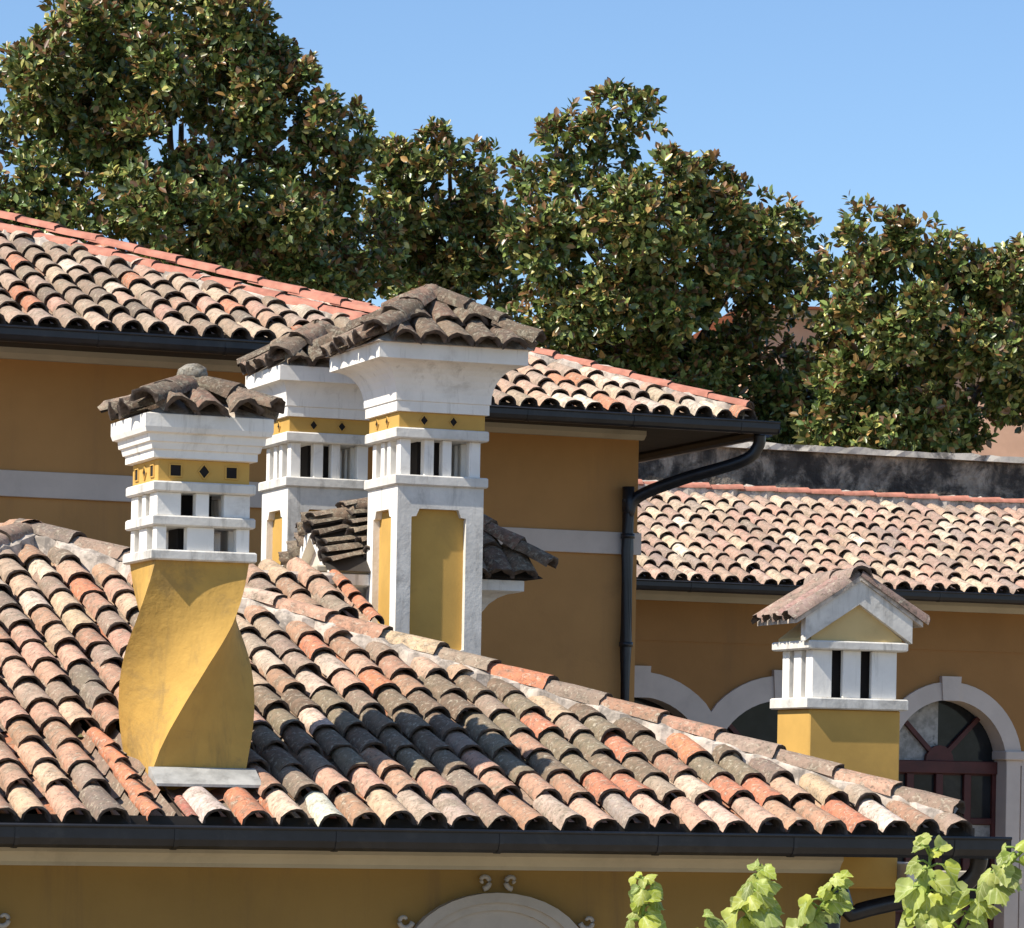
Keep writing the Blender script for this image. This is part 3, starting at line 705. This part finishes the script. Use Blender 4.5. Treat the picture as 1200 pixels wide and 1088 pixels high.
# ================================================================== tall house behind (two wings, one eave height)
MO = V_house(P(612, 424, 28.2), -0.25, 0, 0)   # right eave corner of its forward wing
T_M = 0.372
mid = thing('house', 'taller ochre house behind the chimneys with grey band and red ridge tiles', 'house', MO)
RX, RY = 3.782, 3.357                    # right eave corner of the set-back wing
LM = 5.2
rm = mesh('roof', [(0, 0, 0), (-2 * LM, 0, 0), (-LM, LM, LM * T_M), (-LM, 12, LM * T_M), (0, 12, 0)], [(0, 2, 1), (0, 4, 3, 2)], mid, M_DECK)
OM = 0.8
tiled_plane(rm, -8.2, -0.1, LM, T_M, lambda x, y: 0 <= y < min(-x, x + 2 * LM) - 0.05, PAL_GREY, lambda x, y: x > -5.0 and y < 3.6)
def off(p, w): return (p[0] - w, p[1], p[2])
ridge_row(rm, (-0.10, 0.10, 0.06), (-LM, LM, LM * T_M + 0.05), NEWR, None, lift=0.085, rolls=0)
ridge_row(rm, (-0.10 - 0.20, 0.04, 0.03), (-LM - 0.20, LM - 0.06, LM * T_M + 0.0), NEWR, None, lift=0.062, mort=0.15, rolls=-0.10)
ridge_row(rm, (-LM, 11.8, LM * T_M + 0.05), (-LM, LM, LM * T_M + 0.05), NEWR, None, lift=0.075)
# set-back wing
LR = 3.2
rm2 = mesh('roof', [(RX, RY, 0), (0, RY, 0), (0, RY + LR, LR * T_M), (RX - LR, RY + LR, LR * T_M), (RX - LR, RY + 7, LR * T_M), (RX, RY + 10, 0)], [(0, 3, 2, 1), (0, 5, 4, 3)], mid, M_DECK)
tiled_plane(rm2, -3.4, -0.1, LR, T_M, lambda x, y: 0 <= y < -x - 0.05, [((0.62, 0.52, 0.42), 20), ((0.56, 0.40, 0.32), 20), ((0.40, 0.33, 0.28), 16), ((0.55, 0.25, 0.15), 8), ((0.68, 0.62, 0.54), 14)], org=(RX, RY, 0))
ridge_row(rm2, (RX - 0.08, RY + 0.08, 0.06), (RX - LR, RY + LR, LR * T_M + 0.05), NEWR, None, lift=0.07, mort=0.14)
# walls
ZW = -MO.z - 0.1
box('wall', mid, M_OCHRE_M, -2 * LM + OM, -OM - 0.0, OM, 11.2, ZW, -0.04, 0)
box('wall', mid, M_OCHRE_M, -OM + 0.002, RX - OM - 0.02, RY + OM, RY + 6.5, ZW, -0.042, 0)
for x0, x1, yw in ((-2 * LM + OM, -OM + 0.03, OM), (-OM + 0.03, RX - OM + 0.01, RY + OM)):
    box('string_course', mid, M_GREYST, x0, x1, yw - 0.03, yw, -1.128, -0.935, 0.004)
    prism('cornice', mid, M_BEIGE, [(yw, -0.04), (yw - 0.10, -0.04), (yw - 0.10, -0.08), (yw - 0.05, -0.118), (yw, -0.118)], 'x', x0, x1)
box('soffit', mid, M_SOFFIT, -2 * LM, -0.02, 0.0, OM + 0.2, -0.04, -0.005, 0)
box('soffit', mid, M_SOFFIT, 0.0, RX - 0.02, RY, RY + OM + 0.2, -0.04, -0.005, 0)
box('soffit', mid, M_SOFFIT, RX - OM - 0.2, RX - 0.02, RY + OM + 0.2, RY + 6.5, -0.04, -0.005, 0)
gutter(mid, (-2 * LM, -0.085, 0.005), (0.08, 0, 0), 0.07, 0.1)
gutter(mid, (0.0, RY - 0.085, 0.005), (RX + 0.10, 0, 0), 0.07, 0.1)
gutter_y(mid, RX + 0.07, RY + 0.06, RY + 9, 0.005)
dp = tube('downpipe', mid, M_GUTTER, curve_pts([(RX - 0.02, RY + 0.0, -0.09), (RX - 0.03, RY + 0.02, -0.2), (RX - 0.14, RY + 0.10, -0.32), (RX - 0.55, RY + 0.45, -0.47), (RX - 0.86, RY + 0.68, -0.62), (RX - 0.94, RY + 0.715, -0.78), (RX - 0.945, RY + 0.715, -1.1), (RX - 0.945, RY + 0.715, -7.5)], 6), 0.054, 12)
for zz in (-0.95, -1.9): tube('pipe_clip', dp, M_GUTTER, [(RX - 0.945, RY + 0.715, zz), (RX - 0.945, RY + 0.715, zz - 0.04)], 0.062, 12)

# ================================================================== arcaded house far right
FO = P(975, 691, 40.0)
T_F, DF = 0.4, 2.85
far = thing('house', 'far arcaded house with long tiled lean-to roof and arched doorways', 'house', FO)
rf = mesh('roof', [(-6, 0, 0), (6, 0, 0), (6, DF, DF * T_F), (-6, DF, DF * T_F)], [(0, 1, 2, 3)], far, M_DECK)
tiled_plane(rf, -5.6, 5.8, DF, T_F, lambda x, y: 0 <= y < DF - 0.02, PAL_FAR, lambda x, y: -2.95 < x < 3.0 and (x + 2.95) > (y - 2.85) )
a_, b_ = Vector((6, DF, DF * T_F + 0.06)), Vector((-6, DF, DF * T_F + 0.06))
ridge_row(rf, a_, b_, NEWR, None, step=0.41, lift=0.06, mort=0.1)
OF = 0.5
gutter(far, (-6, -0.08, 0.01), (6, 0, 0), 0.07, 0.1, 1.4)
box('soffit', far, M_SOFFIT, -6, 6, 0.0, OF + 0.1, -0.05, -0.01, 0)
prism('cornice', far, M_BEIGE, [(OF, -0.05), (OF - 0.11, -0.05), (OF - 0.11, -0.10), (OF - 0.05, -0.16), (OF, -0.16)], 'x', -6, 6)
ARCH = [(-2.01, -2.01, 0.825, 1.09), (-0.338, -2.01, 0.825, 1.09), (1.68, -1.83, 0.705, 0.90)]   # centre x, centre z, inner and outer radius
ZF, ZTOP = -4.3, -0.05
def arched_wall():
    vs_, fs = [], []
    def quad(a, b, c, d):
        k = len(vs_); vs_.extend([a, b, c, d]); fs.append((k, k + 1, k + 2, k + 3))
    x = -6.0; n_ = 20
    for cx, cz_, r, ro in ARCH:
        if cx - r > x: quad((x, OF, ZF), (cx - r, OF, ZF), (cx - r, OF, ZTOP), (x, OF, ZTOP))
        pts = [(cx - r * math.cos(math.pi * k / n_), cz_ + r * math.sin(math.pi * k / n_)) for k in range(n_ + 1)]
        for k in range(n_):
            (xa, za), (xb, zb) = pts[k], pts[k + 1]
            quad((xa, OF, za), (xb, OF, zb), (xb, OF, ZTOP), (xa, OF, ZTOP))
        x = cx + r
    quad((x, OF, ZF), (6, OF, ZF), (6, OF, ZTOP), (x, OF, ZTOP))
    quad((-6, 3.3, ZF), (6, 3.3, ZF), (6, 3.3, ZTOP + 1), (-6, 3.3, ZTOP + 1))
    for xx in (-6, 6): quad((xx, OF, ZF), (xx, 3.3, ZF), (xx, 3.3, ZTOP), (xx, OF, ZTOP))
    return mesh('wall', vs_, fs, far, M_OCHRE_F)
arched_wall()
box('wall_groove', far, M_OCHRE_F, -6, 6, OF - 0.004, OF + 0.01, -0.60, -0.585, 0)
box('upper_field', far, M_OCHRE_F, -6, 6, OF - 0.014, OF, -0.585, -0.161, 0)
for cx, cz_, r, ro in ARCH:
    n_ = 28; vs_, fs = [], []
    for k in range(n_ + 1):
        an = math.pi * k / n_; c_, s_ = -math.cos(an), math.sin(an)
        # neighbouring surrounds are mitred where they meet
        lim = 0.836 if cx < 0 else 9
        xo, zo = ro * c_, ro * s_
        if (cx < -1 and xo > lim) or (-1 < cx < 0 and xo < -lim):
            f_ = lim / abs(xo); xo *= f_; zo *= 1.0
        xi = r * c_
        if (cx < -1 and xi > lim): xi = lim
        if (-1 < cx < 0 and xi < -lim): xi = -lim
        for rx, rz, y in ((xo, zo, OF - 0.04), (xi, r * s_, OF - 0.04), (xo, zo, OF), (xi, r * s_, OF + 0.32)):
            vs_.append((cx + rx, y, cz_ + rz))
    for k in range(n_):
        a = 4 * k; b2 = a + 4
        fs += [(a, a + 1, b2 + 1, b2), (a, b2, b2 + 2, a + 2), (a + 1, a + 3, b2 + 3, b2 + 1)]
    sr = mesh('arch_surround', vs_, fs, far, M_GREYST)
    prism('keystone', sr, M_GREYST, [(cx - 0.10, cz_ + r - 0.01), (cx + 0.10, cz_ + r - 0.01), (cx + 0.12, cz_ + ro + 0.06), (cx - 0.12, cz_ + ro + 0.06)], 'y', OF - 0.065, OF)
    for sx in (-1, 1):
        if cx < 0 and not (cx < -1 and sx < 0) and not (-1 < cx < 0 and sx > 0): continue
        xs = sorted((cx + sx * r, cx + sx * (ro + 0.0)))
        box('impost', sr, M_GREYST, xs[0] - 0.03, xs[1] + 0.03, OF - 0.08, OF + 0.31, cz_ + 0.06, cz_ + 0.16, 0.01)
        box('pilaster', sr, M_GREYST, xs[0], xs[1] - 0.02, OF - 0.045, OF + 0.3, ZF, cz_ + 0.06, 0.005)
box('wide_pilaster', far, M_GREYST, 2.58, 3.3, OF - 0.03, OF - 0.001, ZF, -1.76, 0.005)
def glazed_door(cx, cz_, r, rich):
    dr_ = box('door', far, M_WOOD, cx - r, cx + r, OF + 0.24, OF + 0.29, ZF, cz_ + 0.02, 0)
    ya, yb = OF + 0.19, OF + 0.24
    # fanlight: panes behind radiating bars
    n_ = 4
    for k in range(n_):
        a0, a1 = math.pi * k / n_, math.pi * (k + 1) / n_
        pts = [(cx, cz_ + 0.04)] + [(cx - (r + 0.02) * math.cos(a0 + (a1 - a0) * q / 5), cz_ + 0.04 + (r + 0.0) * math.sin(a0 + (a1 - a0) * q / 5)) for q in range(6)]
        mesh('pane', [(x, OF + 0.245, z) for x, z in pts], [tuple(range(7))], dr_, M_PANE_REFL if (rich and k in (0, 1)) else M_PANE)
        if 0 < k < n_ and k != 2:
            c_, s_ = -math.cos(a0), math.sin(a0)
            p0 = Vector((cx, 0, cz_ + 0.04)); d = Vector((c_, 0, s_)); q = Vector((-s_, 0, c_)) * 0.025
            pts = [p0 + d * 0.12 - q, p0 + d * r - q, p0 + d * r + q, p0 + d * 0.12 + q]
            prism('fanlight_bar', dr_, M_WOOD, [(v.x, v.z) for v in pts], 'y', ya, yb)
    prism('fanlight_hub', dr_, M_WOOD, [(cx - 0.17 * math.cos(math.pi * q / 8), cz_ + 0.04 + 0.17 * math.sin(math.pi * q / 8)) for q in range(9)], 'y', ya - 0.005, yb)
    box('transom', dr_, M_WOOD, cx - r, cx + r, ya - 0.03, yb, cz_ - 0.10, cz_ + 0.04, 0.008)
    for k in range(5):
        x = cx - r + 2 * r * k / 4
        box('mullion', dr_, M_WOOD, x - 0.045, x + 0.045, ya - (0.01 if k == 2 else 0), yb, ZF, cz_ - 0.10, 0.006)
    for zz in (cz_ - 0.62, cz_ - 0.95, cz_ - 1.6):
        box('rail', dr_, M_WOOD, cx - r, cx + r, ya + 0.01, yb, zz - 0.035, zz + 0.035, 0.006)
    for k in range(4):
        x = cx - r + 2 * r * (k + 0.5) / 4; h = r / 4 - 0.045
        for z0, z1, mt in ((cz_ - 0.58, cz_ - 0.12, M_PANE), (cz_ - 0.9, cz_ - 0.66, M_PANE_REFL if rich else M_PANE), (cz_ - 1.56, cz_ - 0.99, M_PANE)):
            mesh('pane', [(x - h, OF + 0.235, z0), (x + h, OF + 0.235, z0), (x + h, OF + 0.235, z1), (x - h, OF + 0.235, z1)], [(0, 1, 2, 3)], dr_, mt)
for k, (cx, cz_, r, ro) in enumerate(ARCH): glazed_door(cx, cz_, r, k == 2)

# ------------------------------------------------------------------ garden wall behind it
gwl = thing('garden_wall', 'old black-stained garden wall with pale coping above the far lean-to roof', 'wall', FO)
gwl['kind'] = 'thing'
def rough_wall(x0, x1, y0, y1, z0, z1, name, mat, amp, parent, nx=90):
    vs_, fs = [], []
    for k in range(nx + 1):
        x = x0 + (x1 - x0) * k / nx
        j = random.uniform(-amp, amp)
        vs_ += [(x, y0 + random.uniform(-amp, amp) * 0.5, z0), (x, y0 + random.uniform(-amp, amp), z1 + j), (x, y1, z1 + j + random.uniform(-amp, amp) * 0.4), (x, y1, z0)]
    for k in range(nx):
        a = 4 * k
        for e in range(4): fs.append((a + e, a + 4 + e, a + 4 + (e + 1) % 4, a + (e + 1) % 4))
    fs += [(3, 2, 1, 0), (4 * nx, 4 * nx + 1, 4 * nx + 2, 4 * nx + 3)]
    return mesh(name, vs_, fs, parent, mat)
rough_wall(-7, 7, 3.45, 3.9, ZF, 1.80, 'wall', M_OLDWALL, 0.012, gwl)
rough_wall(-7, 7, 3.38, 3.97, 1.80, 1.875, 'coping', M_COPING, 0.012, gwl, 110)

# ------------------------------------------------------------------ salmon house glimpsed through the trees
bk_o = P(1180, 930, 62); bk_o.z = 2.6
bk = thing('house', 'salmon pink house glimpsed through gaps in the trees', 'house', bk_o, R(8))
box('wall', bk, M_PINK, -4.2, 9, 0, 8, -0.2, 9.75, 0)
box('cornice', bk, M_BEIGE, -4.3, 9.1, -0.12, 8.1, 9.75, 9.9, 0.01)
mesh('roof', [(-4.7, -0.5, 9.9), (9.5, -0.5, 9.9), (9.5, 8.5, 9.9), (-4.7, 8.5, 9.9), (0, 4, 10.5), (5, 4, 10.5)], [(0, 1, 5, 4), (1, 2, 5), (2, 3, 4, 5), (3, 0, 4), (3, 2, 1, 0)], bk, M_NEW)
for x in (-2.6, 0.6, 3.8, 6.6):
    for z0 in (3.0, 6.6):
        w_ = box('window', bk, M_PANE, x, x + 0.9, -0.03, 0.05, z0, z0 + 1.5, 0)
        box('window_frame', w_, M_WHITE, x - 0.1, x, -0.06, 0.0, z0 - 0.1, z0 + 1.6, 0.01); box('window_frame', w_, M_WHITE, x + 0.9, x + 1.0, -0.06, 0.0, z0 - 0.1, z0 + 1.6, 0.01)

# ================================================================== magnolia trees
def leaf_cloud(name, tips, parent, per=9, size=0.17, seed=1):
    """tips: (n, 7) position, outward direction, darkness. Rosettes of folded leaves at every tip."""
    r = np.random.default_rng(seed)
    n = len(tips); K = n * per
    pos = np.repeat(tips[:, :3], per, 0); ax = np.repeat(tips[:, 3:6], per, 0)
    ax = ax / np.linalg.norm(ax, axis=1, keepdims=True)
    rv = r.normal(size=(K, 3)); side = np.cross(ax, rv); side /= np.linalg.norm(side, axis=1, keepdims=True)
    lean = r.uniform(0.35, 1.35, (K, 1))
    d = ax * np.cos(lean) + side * np.sin(lean)                     # along the leaf
    w = np.cross(d, ax); w /= np.maximum(np.linalg.norm(w, axis=1, keepdims=True), 1e-6)
    tw = r.normal(0, 0.45, (K, 1)); nn = np.cross(w, d)
    w = w * np.cos(tw) + nn * np.sin(tw); nn = np.cross(w, d)
    L = size * r.uniform(0.65, 1.2, (K, 1)); Wd = L * r.uniform(0.22, 0.30, (K, 1))
    p0 = pos + d * 0.02 + ax * r.uniform(-0.09, 0.03, (K, 1))
    fold = Wd * 0.35; droop = L * r.uniform(-0.02, 0.16, (K, 1))
    v = np.stack([p0, p0 + d * L * 0.35 - w * Wd + nn * fold, p0 + d * L * 0.7 - w * Wd * 0.85 + nn * (fold - droop * 0.5), p0 + d * L - nn * droop,
                  p0 + d * L * 0.7 + w * Wd * 0.85 + nn * (fold - droop * 0.5), p0 + d * L * 0.35 + w * Wd + nn * fold], 1).reshape(-1, 3)
    base = (np.arange(K) * 6)[:, None]
    quads = np.concatenate([base + np.array([[0, 3, 2, 1]]), base + np.array([[0, 5, 4, 3]])], 1).reshape(-1)
    me = bpy.data.meshes.new(name)
    me.vertices.add(len(v)); me.vertices.foreach_set('co', v.astype(np.float32).ravel())
    me.loops.add(len(quads)); me.loops.foreach_set('vertex_index', quads.astype(np.int32))
    me.polygons.add(K * 2); me.polygons.foreach_set('loop_start', (np.arange(K * 2) * 4).astype(np.int32))
    me.update(calc_edges=True)
    pal = np.array([(0.045, 0.070, 0.022), (0.070, 0.098, 0.030), (0.105, 0.135, 0.042), (0.165, 0.160, 0.055), (0.17, 0.105, 0.042), (0.26, 0.25, 0.10)])
    ci = r.choice(6, K, p=[0.24, 0.26, 0.2, 0.13, 0.12, 0.05])
    tipc = np.repeat(tips[:, 6:7], per, 0)
    c = pal[ci] * np.array([[1.05, 1.02, 0.85]]) * r.uniform(1.0, 2.7, (K, 1))
    brown = (r.uniform(size=(K, 1)) < tipc * 0.55)
    bright = np.repeat(r.uniform(0.62, 1.3, (n, 1)), per, 0)
    c = c * bright
    c = np.where(brown, np.array([[0.22, 0.115, 0.05]]) * r.uniform(0.7, 1.2, (K, 1)), c)
    c4 = np.ones((K, 6, 4), np.float32); c4[:, :, :3] = c[:, None, :]
    a = me.color_attributes.new('Col', 'FLOAT_COLOR', 'POINT'); a.data.foreach_set('color', c4.ravel())
    o = link(name, me, parent, M_MAGN); o['kind'] = 'stuff'
    return o
def magnolia(label, trunk_px, depth, lobes, seed, dens=64, trunk_r=0.16, pink=False):
    """lobes: (px, py, rx, ry) in the photograph's measure at that depth, plus a depth offset in metres"""
    r = np.random.default_rng(seed); rr_ = random.Random(seed)
    base = P(trunk_px, 930, depth); base.z = ground_z(depth) - 0.05
    tr = thing('magnolia_tree', label, 'tree', base, 0, 'magnolia trees behind the houses')
    k = depth / FPX; tips = []
    cents = []
    for (px, py, rx, ry, dz) in lobes:
        if py > 370: dz += 0.45                     # the skirt of the crown stands back under its top
        elif py < 300: dz -= 0.35
        c_ = P(px, py + 4, depth + dz) - base; a, b2 = max(rx - 13, rx * 0.62) * k, max(ry - 13, ry * 0.62) * k; cdep = (a + b2) / 2 * 0.9
        cents.append((c_, a, b2))
        n_ = int(dens * 1.35 * 4 * math.pi * ((a * b2) ** 1.6 + 2 * (a * cdep) ** 1.6) ** (1 / 1.6) / 3)
        u = r.normal(size=(n_, 3)); u /= np.linalg.norm(u, axis=1, keepdims=True)
        u[:, 1] = np.where(r.uniform(size=n_) < 0.6, -np.abs(u[:, 1]), u[:, 1])      # a little fuller towards the light
        # twigs bunch into puffs with shaded hollows between
        ns = max(6, int(n_ / 80)); us = r.normal(size=(ns, 3)); us /= np.linalg.norm(us, axis=1, keepdims=True)
        us[:, 1] = np.where(r.uniform(size=ns) < 0.6, -np.abs(us[:, 1]), us[:, 1])
        sc = np.array(c_)[None] + us * np.array([[a, cdep, b2]]) * r.uniform(0.58, 0.86, (ns, 1))
        sr_ = r.uniform(0.26, 0.58, ns) * min(1.0, 0.55 + 0.5 * min(a, b2))
        which = r.integers(0, ns, n_)
        ax_ = us[which] + np.array([[0, -0.15, 0.35]]); u2 = u + ax_ * 0.9; u2 /= np.linalg.norm(u2, axis=1, keepdims=True)
        p_ = sc[which] + u2 * sr_[which][:, None] * r.uniform(0.75, 1.12, (n_, 1))
        sprig = r.uniform(size=n_) < 0.05
        p_ = np.where(sprig[:, None], p_ + u2 * r.uniform(0.05, 0.2, (n_, 1)), p_)
        d_ = u2 + np.array([[0, 0, 0.4]]) + r.normal(0, 0.3, (n_, 3))
        dark = np.clip(u2[:, 2] * 0.4 + 0.12 + 0.4 * sprig, 0, 1)
        tips.append(np.concatenate([p_, d_, dark[:, None]], 1))
        # inner leaves that close the crown
        ni = int(n_ * 0.42); u = r.normal(size=(ni, 3)); u /= np.linalg.norm(u, axis=1, keepdims=True)
        p_ = np.array(c_)[None] + u * np.array([[a, cdep, b2]]) * r.uniform(0.35, 0.75, (ni, 1))
        tips.append(np.concatenate([p_, u + np.array([[0, 0, 0.3]]), np.zeros((ni, 1))], 1))
    tips = np.concatenate(tips)
    leaf_cloud('crown', tips, tr, 10, 0.118, seed)
    # trunk and limbs
    top = sum((c_ for c_, _, _ in cents), Vector()) / len(cents)
    top.y += 0.9
    mid_ = Vector((rr_.uniform(-0.2, 0.2), 0.8, top.z * 0.45))
    tk = tube('trunk', tr, M_BARK, curve_pts([(0, 0, 0), (0.05, 0, 1.0), mid_, top * 0.8, top + Vector((0, 0, 0.6))], 4), [trunk_r * (1 - 0.8 * i / 16) for i in range(17)], 10)
    for c_, a, b2 in cents:
        s_ = mid_.lerp(top, rr_.uniform(0.55, 0.98))
        q = s_.lerp(c_, 0.55) + Vector((rr_.uniform(-0.2, 0.2), rr_.uniform(-0.2, 0.2), rr_.uniform(-0.1, 0.3)))
        q.y += 0.5
        cp = curve_pts([s_, q, c_ + Vector((0, 0.2, b2 * 0.5))], 4)
        tube('limb', tk, M_BARK, cp, [0.07 * (1 - 0.75 * i / (len(cp) - 1)) for i in range(len(cp))], 7)
    return tr
magnolia('tallest dense magnolia at far left rising past the top of the frame', 200, 46, [
    (190, 30, 130, 90, 0), (120, 110, 110, 80, -0.6), (40, 130, 70, 70, 0.2), (270, 130, 100, 80, 0.3), (375, 140, 62, 66, 0.2), (300, 60, 45, 62, 0.5), (60, 215, 90, 80, -0.5),
    (175, 225, 100, 80, -0.9), (290, 235, 90, 75, -0.5), (385, 230, 62, 75, 0.4), (30, 290, 80, 60, 0), (220, 310, 120, 55, -0.6), (350, 310, 90, 55, -0.3), (420, 300, 45, 70, 0.6), (-60, 200, 80, 110, 0.4), (90, 30, 70, 70, 0.3)], 3)
magnolia('narrow dark magnolia behind the gap left of centre', 530, 49.6, [
    (525, 180, 42, 45, 0), (560, 215, 30, 45, 0.2), (495, 235, 45, 60, 0.2), (545, 300, 55, 60, 0.3), (480, 320, 45, 55, 0.3), (470, 190, 22, 30, 0.6), (590, 330, 40, 60, 0.8), (520, 340, 60, 50, 0.9), (540, 250, 45, 45, 0.9), (468, 240, 45, 50, 0.9), (462, 215, 46, 46, 0.4), (575, 260, 40, 60, 0.6), (450, 290, 45, 55, 0.9)], 7)
magnolia('broad magnolia at centre right with a pointed top above the tall house corner', 740, 46.5, [
    (722, 150, 50, 48, 0), (660, 190, 45, 55, 0.2), (610, 220, 26, 40, 0.5), (740, 235, 80, 70, -0.6), (660, 270, 60, 60, -0.4), (820, 255, 60, 60, 0), (880, 270, 55, 58, 0.2), (925, 285, 26, 45, 0.4),
    (700, 340, 80, 60, -0.6), (800, 335, 85, 70, -0.4), (875, 330, 50, 50, 0.2), (650, 360, 50, 55, 0.2), (780, 420, 100, 60, 0), (870, 455, 80, 60, 0.2), (900, 500, 70, 40, 0.3), (720, 410, 70, 50, 0.3), (950, 320, 34, 42, 0.6), (905, 335, 34, 30, 0.6), (860, 395, 40, 45, 0.3), (925, 445, 50, 36, 0.5), (650, 420, 60, 40, 0.5), (760, 460, 80, 40, -0.3), (690, 440, 60, 35, -0.2), (850, 500, 60, 34, -0.2), (930, 500, 50, 34, -0.1)], 11)
magnolia('lower rounded magnolia on the right edge above the garden wall', 1158, 45.6, [(x_, y_ + 8, a_, b_, d_) for x_, y_, a_, b_, d_ in [
    (1045, 290, 62, 45, 0), (1000, 300, 30, 45, 0.3), (1090, 290, 30, 40, 0.2), (1060, 350, 85, 65, -0.5), (1150, 335, 70, 48, 0.1), (1200, 340, 50, 55, 0.2), (1010, 385, 50, 50, 0.2), (1130, 400, 80, 60, -0.4), (1200, 420, 60, 60, 0), (1040, 450, 95, 60, -0.2),
    (975, 470, 60, 55, 0.2), (1000, 510, 80, 35, 0.4), (1110, 470, 50, 45, 0.3), (1100, 505, 40, 28, 0.5), (1260, 380, 60, 100, 0.2), (970, 345, 26, 40, 0.5), (968, 405, 30, 45, 0.5), (1190, 470, 50, 28, 0.4), (1130, 318, 45, 40, 0.2), (1182, 322, 50, 40, 0.3), (1040, 490, 60, 34, -0.4), (1090, 480, 50, 34, -0.4), (980, 500, 50, 30, -0.3)]], 17, trunk_r=0.13)

# ================================================================== vine shoots in front
def vine_leaf_mesh(seed):
    r = random.Random(seed)
    half = [(0.0, 0.0), (0.18, -0.12), (0.40, -0.05), (0.45, 0.10), (0.52, 0.26), (0.47, 0.40), (0.47, 0.58), (0.32, 0.66), (0.22, 0.82), (0.09, 0.88), (0.0, 1.0)]
    pts = [(x * r.uniform(0.9, 1.1), y) for x, y in half]
    out = pts + [(-x * r.uniform(0.9, 1.1), y) for x, y in reversed(half[1:-1])]
    cup = r.uniform(-0.9, 1.3); vs_ = []
    def zed(x, y): return cup * x * x * 1.6 - 0.38 * y * y * r.uniform(0.85, 1.15) + 0.05 * math.sin(x * 11 + seed) * math.cos(y * 9)
    for x, y in out: vs_.append((x, y, zed(x, y)))
    inner = [(x * 0.55, 0.18 + (y - 0.18) * 0.55) for x, y in out]
    k = len(vs_)
    for x, y in inner: vs_.append((x, y, zed(x, y) + (0.0 if abs(x) > 0.02 else -0.03)))
    vs_.append((0, 0.3, -0.05)); n_ = len(out)
    fs = [(i, (i + 1) % n_, k + (i + 1) % n_, k + i) for i in range(n_)] + [(k + i, k + (i + 1) % n_, 2 * k) for i in range(n_)]
    me = bpy.data.meshes.new('leaf'); me.from_pydata(vs_, [], fs); me.materials.append(M_VINE)
    me.polygons.foreach_set('use_smooth', [True] * len(me.polygons)); me.update()
    return me
VL = [vine_leaf_mesh(i) for i in range(7)]
def shoot(label, path, depth, nleaf, size, seed):
    r = random.Random(seed)
    pts = [P(x, y, depth + dd) for x, y, dd in path]
    foot = Vector((pts[0].x + r.uniform(-0.1, 0.1), pts[0].y + 0.1, ground_z(pts[0].y) - 0.02))
    sh = thing('vine_shoot', label, 'vine', foot, 0, 'leafy vine shoots at the bottom right')
    loc_ = [p - foot for p in pts]
    cp = curve_pts([Vector((0, 0, 0)), loc_[0] * 0.5 + Vector((0.05, 0, 0))] + loc_, 6)
    tube('stem', sh, M_STEM, cp, [0.011 - 0.008 * i / (len(cp) - 1) for i in range(len(cp))], 6)
    vis = curve_pts(loc_, 12); L_ = len(vis) - 1
    for k in range(nleaf):
        t = (k + r.uniform(0, 0.6)) / nleaf; p = vis[min(L_, int(t * L_))]
        an = k * 2.4 + r.uniform(-0.4, 0.4)
        out = Vector((math.cos(an), -abs(math.sin(an)) * 0.8 + 0.2, r.uniform(0.05, 0.6) + (0.7 if t > 0.85 else 0))).normalized()
        q = p + out * size * r.uniform(0.15, 0.75)
        s = size * r.uniform(0.6, 1.25) * (1 - 0.45 * max(0, t - 0.6) / 0.4)
        lf = bpy.data.objects.new('leaf', r.choice(VL)); COL.objects.link(lf); lf.parent = sh
        nrm = (Vector((-0.35, -0.75, 0.55)) + out * 0.5 + Vector((r.uniform(-.5, .5), r.uniform(-.3, .3), r.uniform(-.4, .4)))).normalized()
        tip = (out + Vector((0, -0.1, -0.45)) + Vector((r.uniform(-.5, .5), 0, r.uniform(-.3, .3))))
        tip = (tip - nrm * tip.dot(nrm)).normalized(); sd = tip.cross(nrm)
        M = Matrix((sd, tip, nrm)).transposed().to_4x4(); M.translation = q
        lf.matrix_local = M @ Matrix.Scale(s, 4)
        yl = r.uniform(0, 1); k_ = r.choice((1, 1, 0.85, 0.6)); lf.color = ((0.46 + 0.18 * yl) * k_, (0.54 + 0.12 * yl) * k_, (0.08 + 0.12 * r.random()) * k_, 1)
        pe = tube('petiole', sh, M_STEM, [p, p.lerp(q, 0.5) + Vector((0, 0, 0.006)), q], 0.0028, 5)
shoot('small lone vine sprig standing left of the other leaf shoots', [(755, 1130, 0), (752, 1085, 0), (755, 1050, 0), (752, 1030, 0)], 8.8, 26, 0.046, 1)
shoot('bushiest yellow-green vine shoot, its tip just below the front gutter', [(880, 1150, 0), (872, 1095, 0), (882, 1050, -0.05), (890, 1020, 0)], 8.7, 44, 0.056, 2)
shoot('short vine shoot leaning right between the bushiest one and the downpipe', [(925, 1150, 0.2), (945, 1090, 0.2), (968, 1055, 0.15), (985, 1036, 0.1)], 8.9, 26, 0.051, 3)
shoot('pale vine shoot standing in front of the gutter corner', [(1085, 1150, 0), (1082, 1085, 0), (1088, 1035, 0), (1090, 998, 0)], 8.6, 36, 0.055, 4)
shoot('vine shoot arching in at the right edge of the frame', [(1110, 1160, 0.1), (1128, 1085, 0.1), (1160, 1040, 0.05), (1192, 1003, 0.0), (1215, 990, 0)], 8.5, 38, 0.053, 5)
shoot('low vine tuft at the very bottom beneath the bushiest shoot', [(825, 1170, 0.1), (828, 1120, 0.1), (832, 1085, 0.1)], 8.8, 16, 0.053, 6)
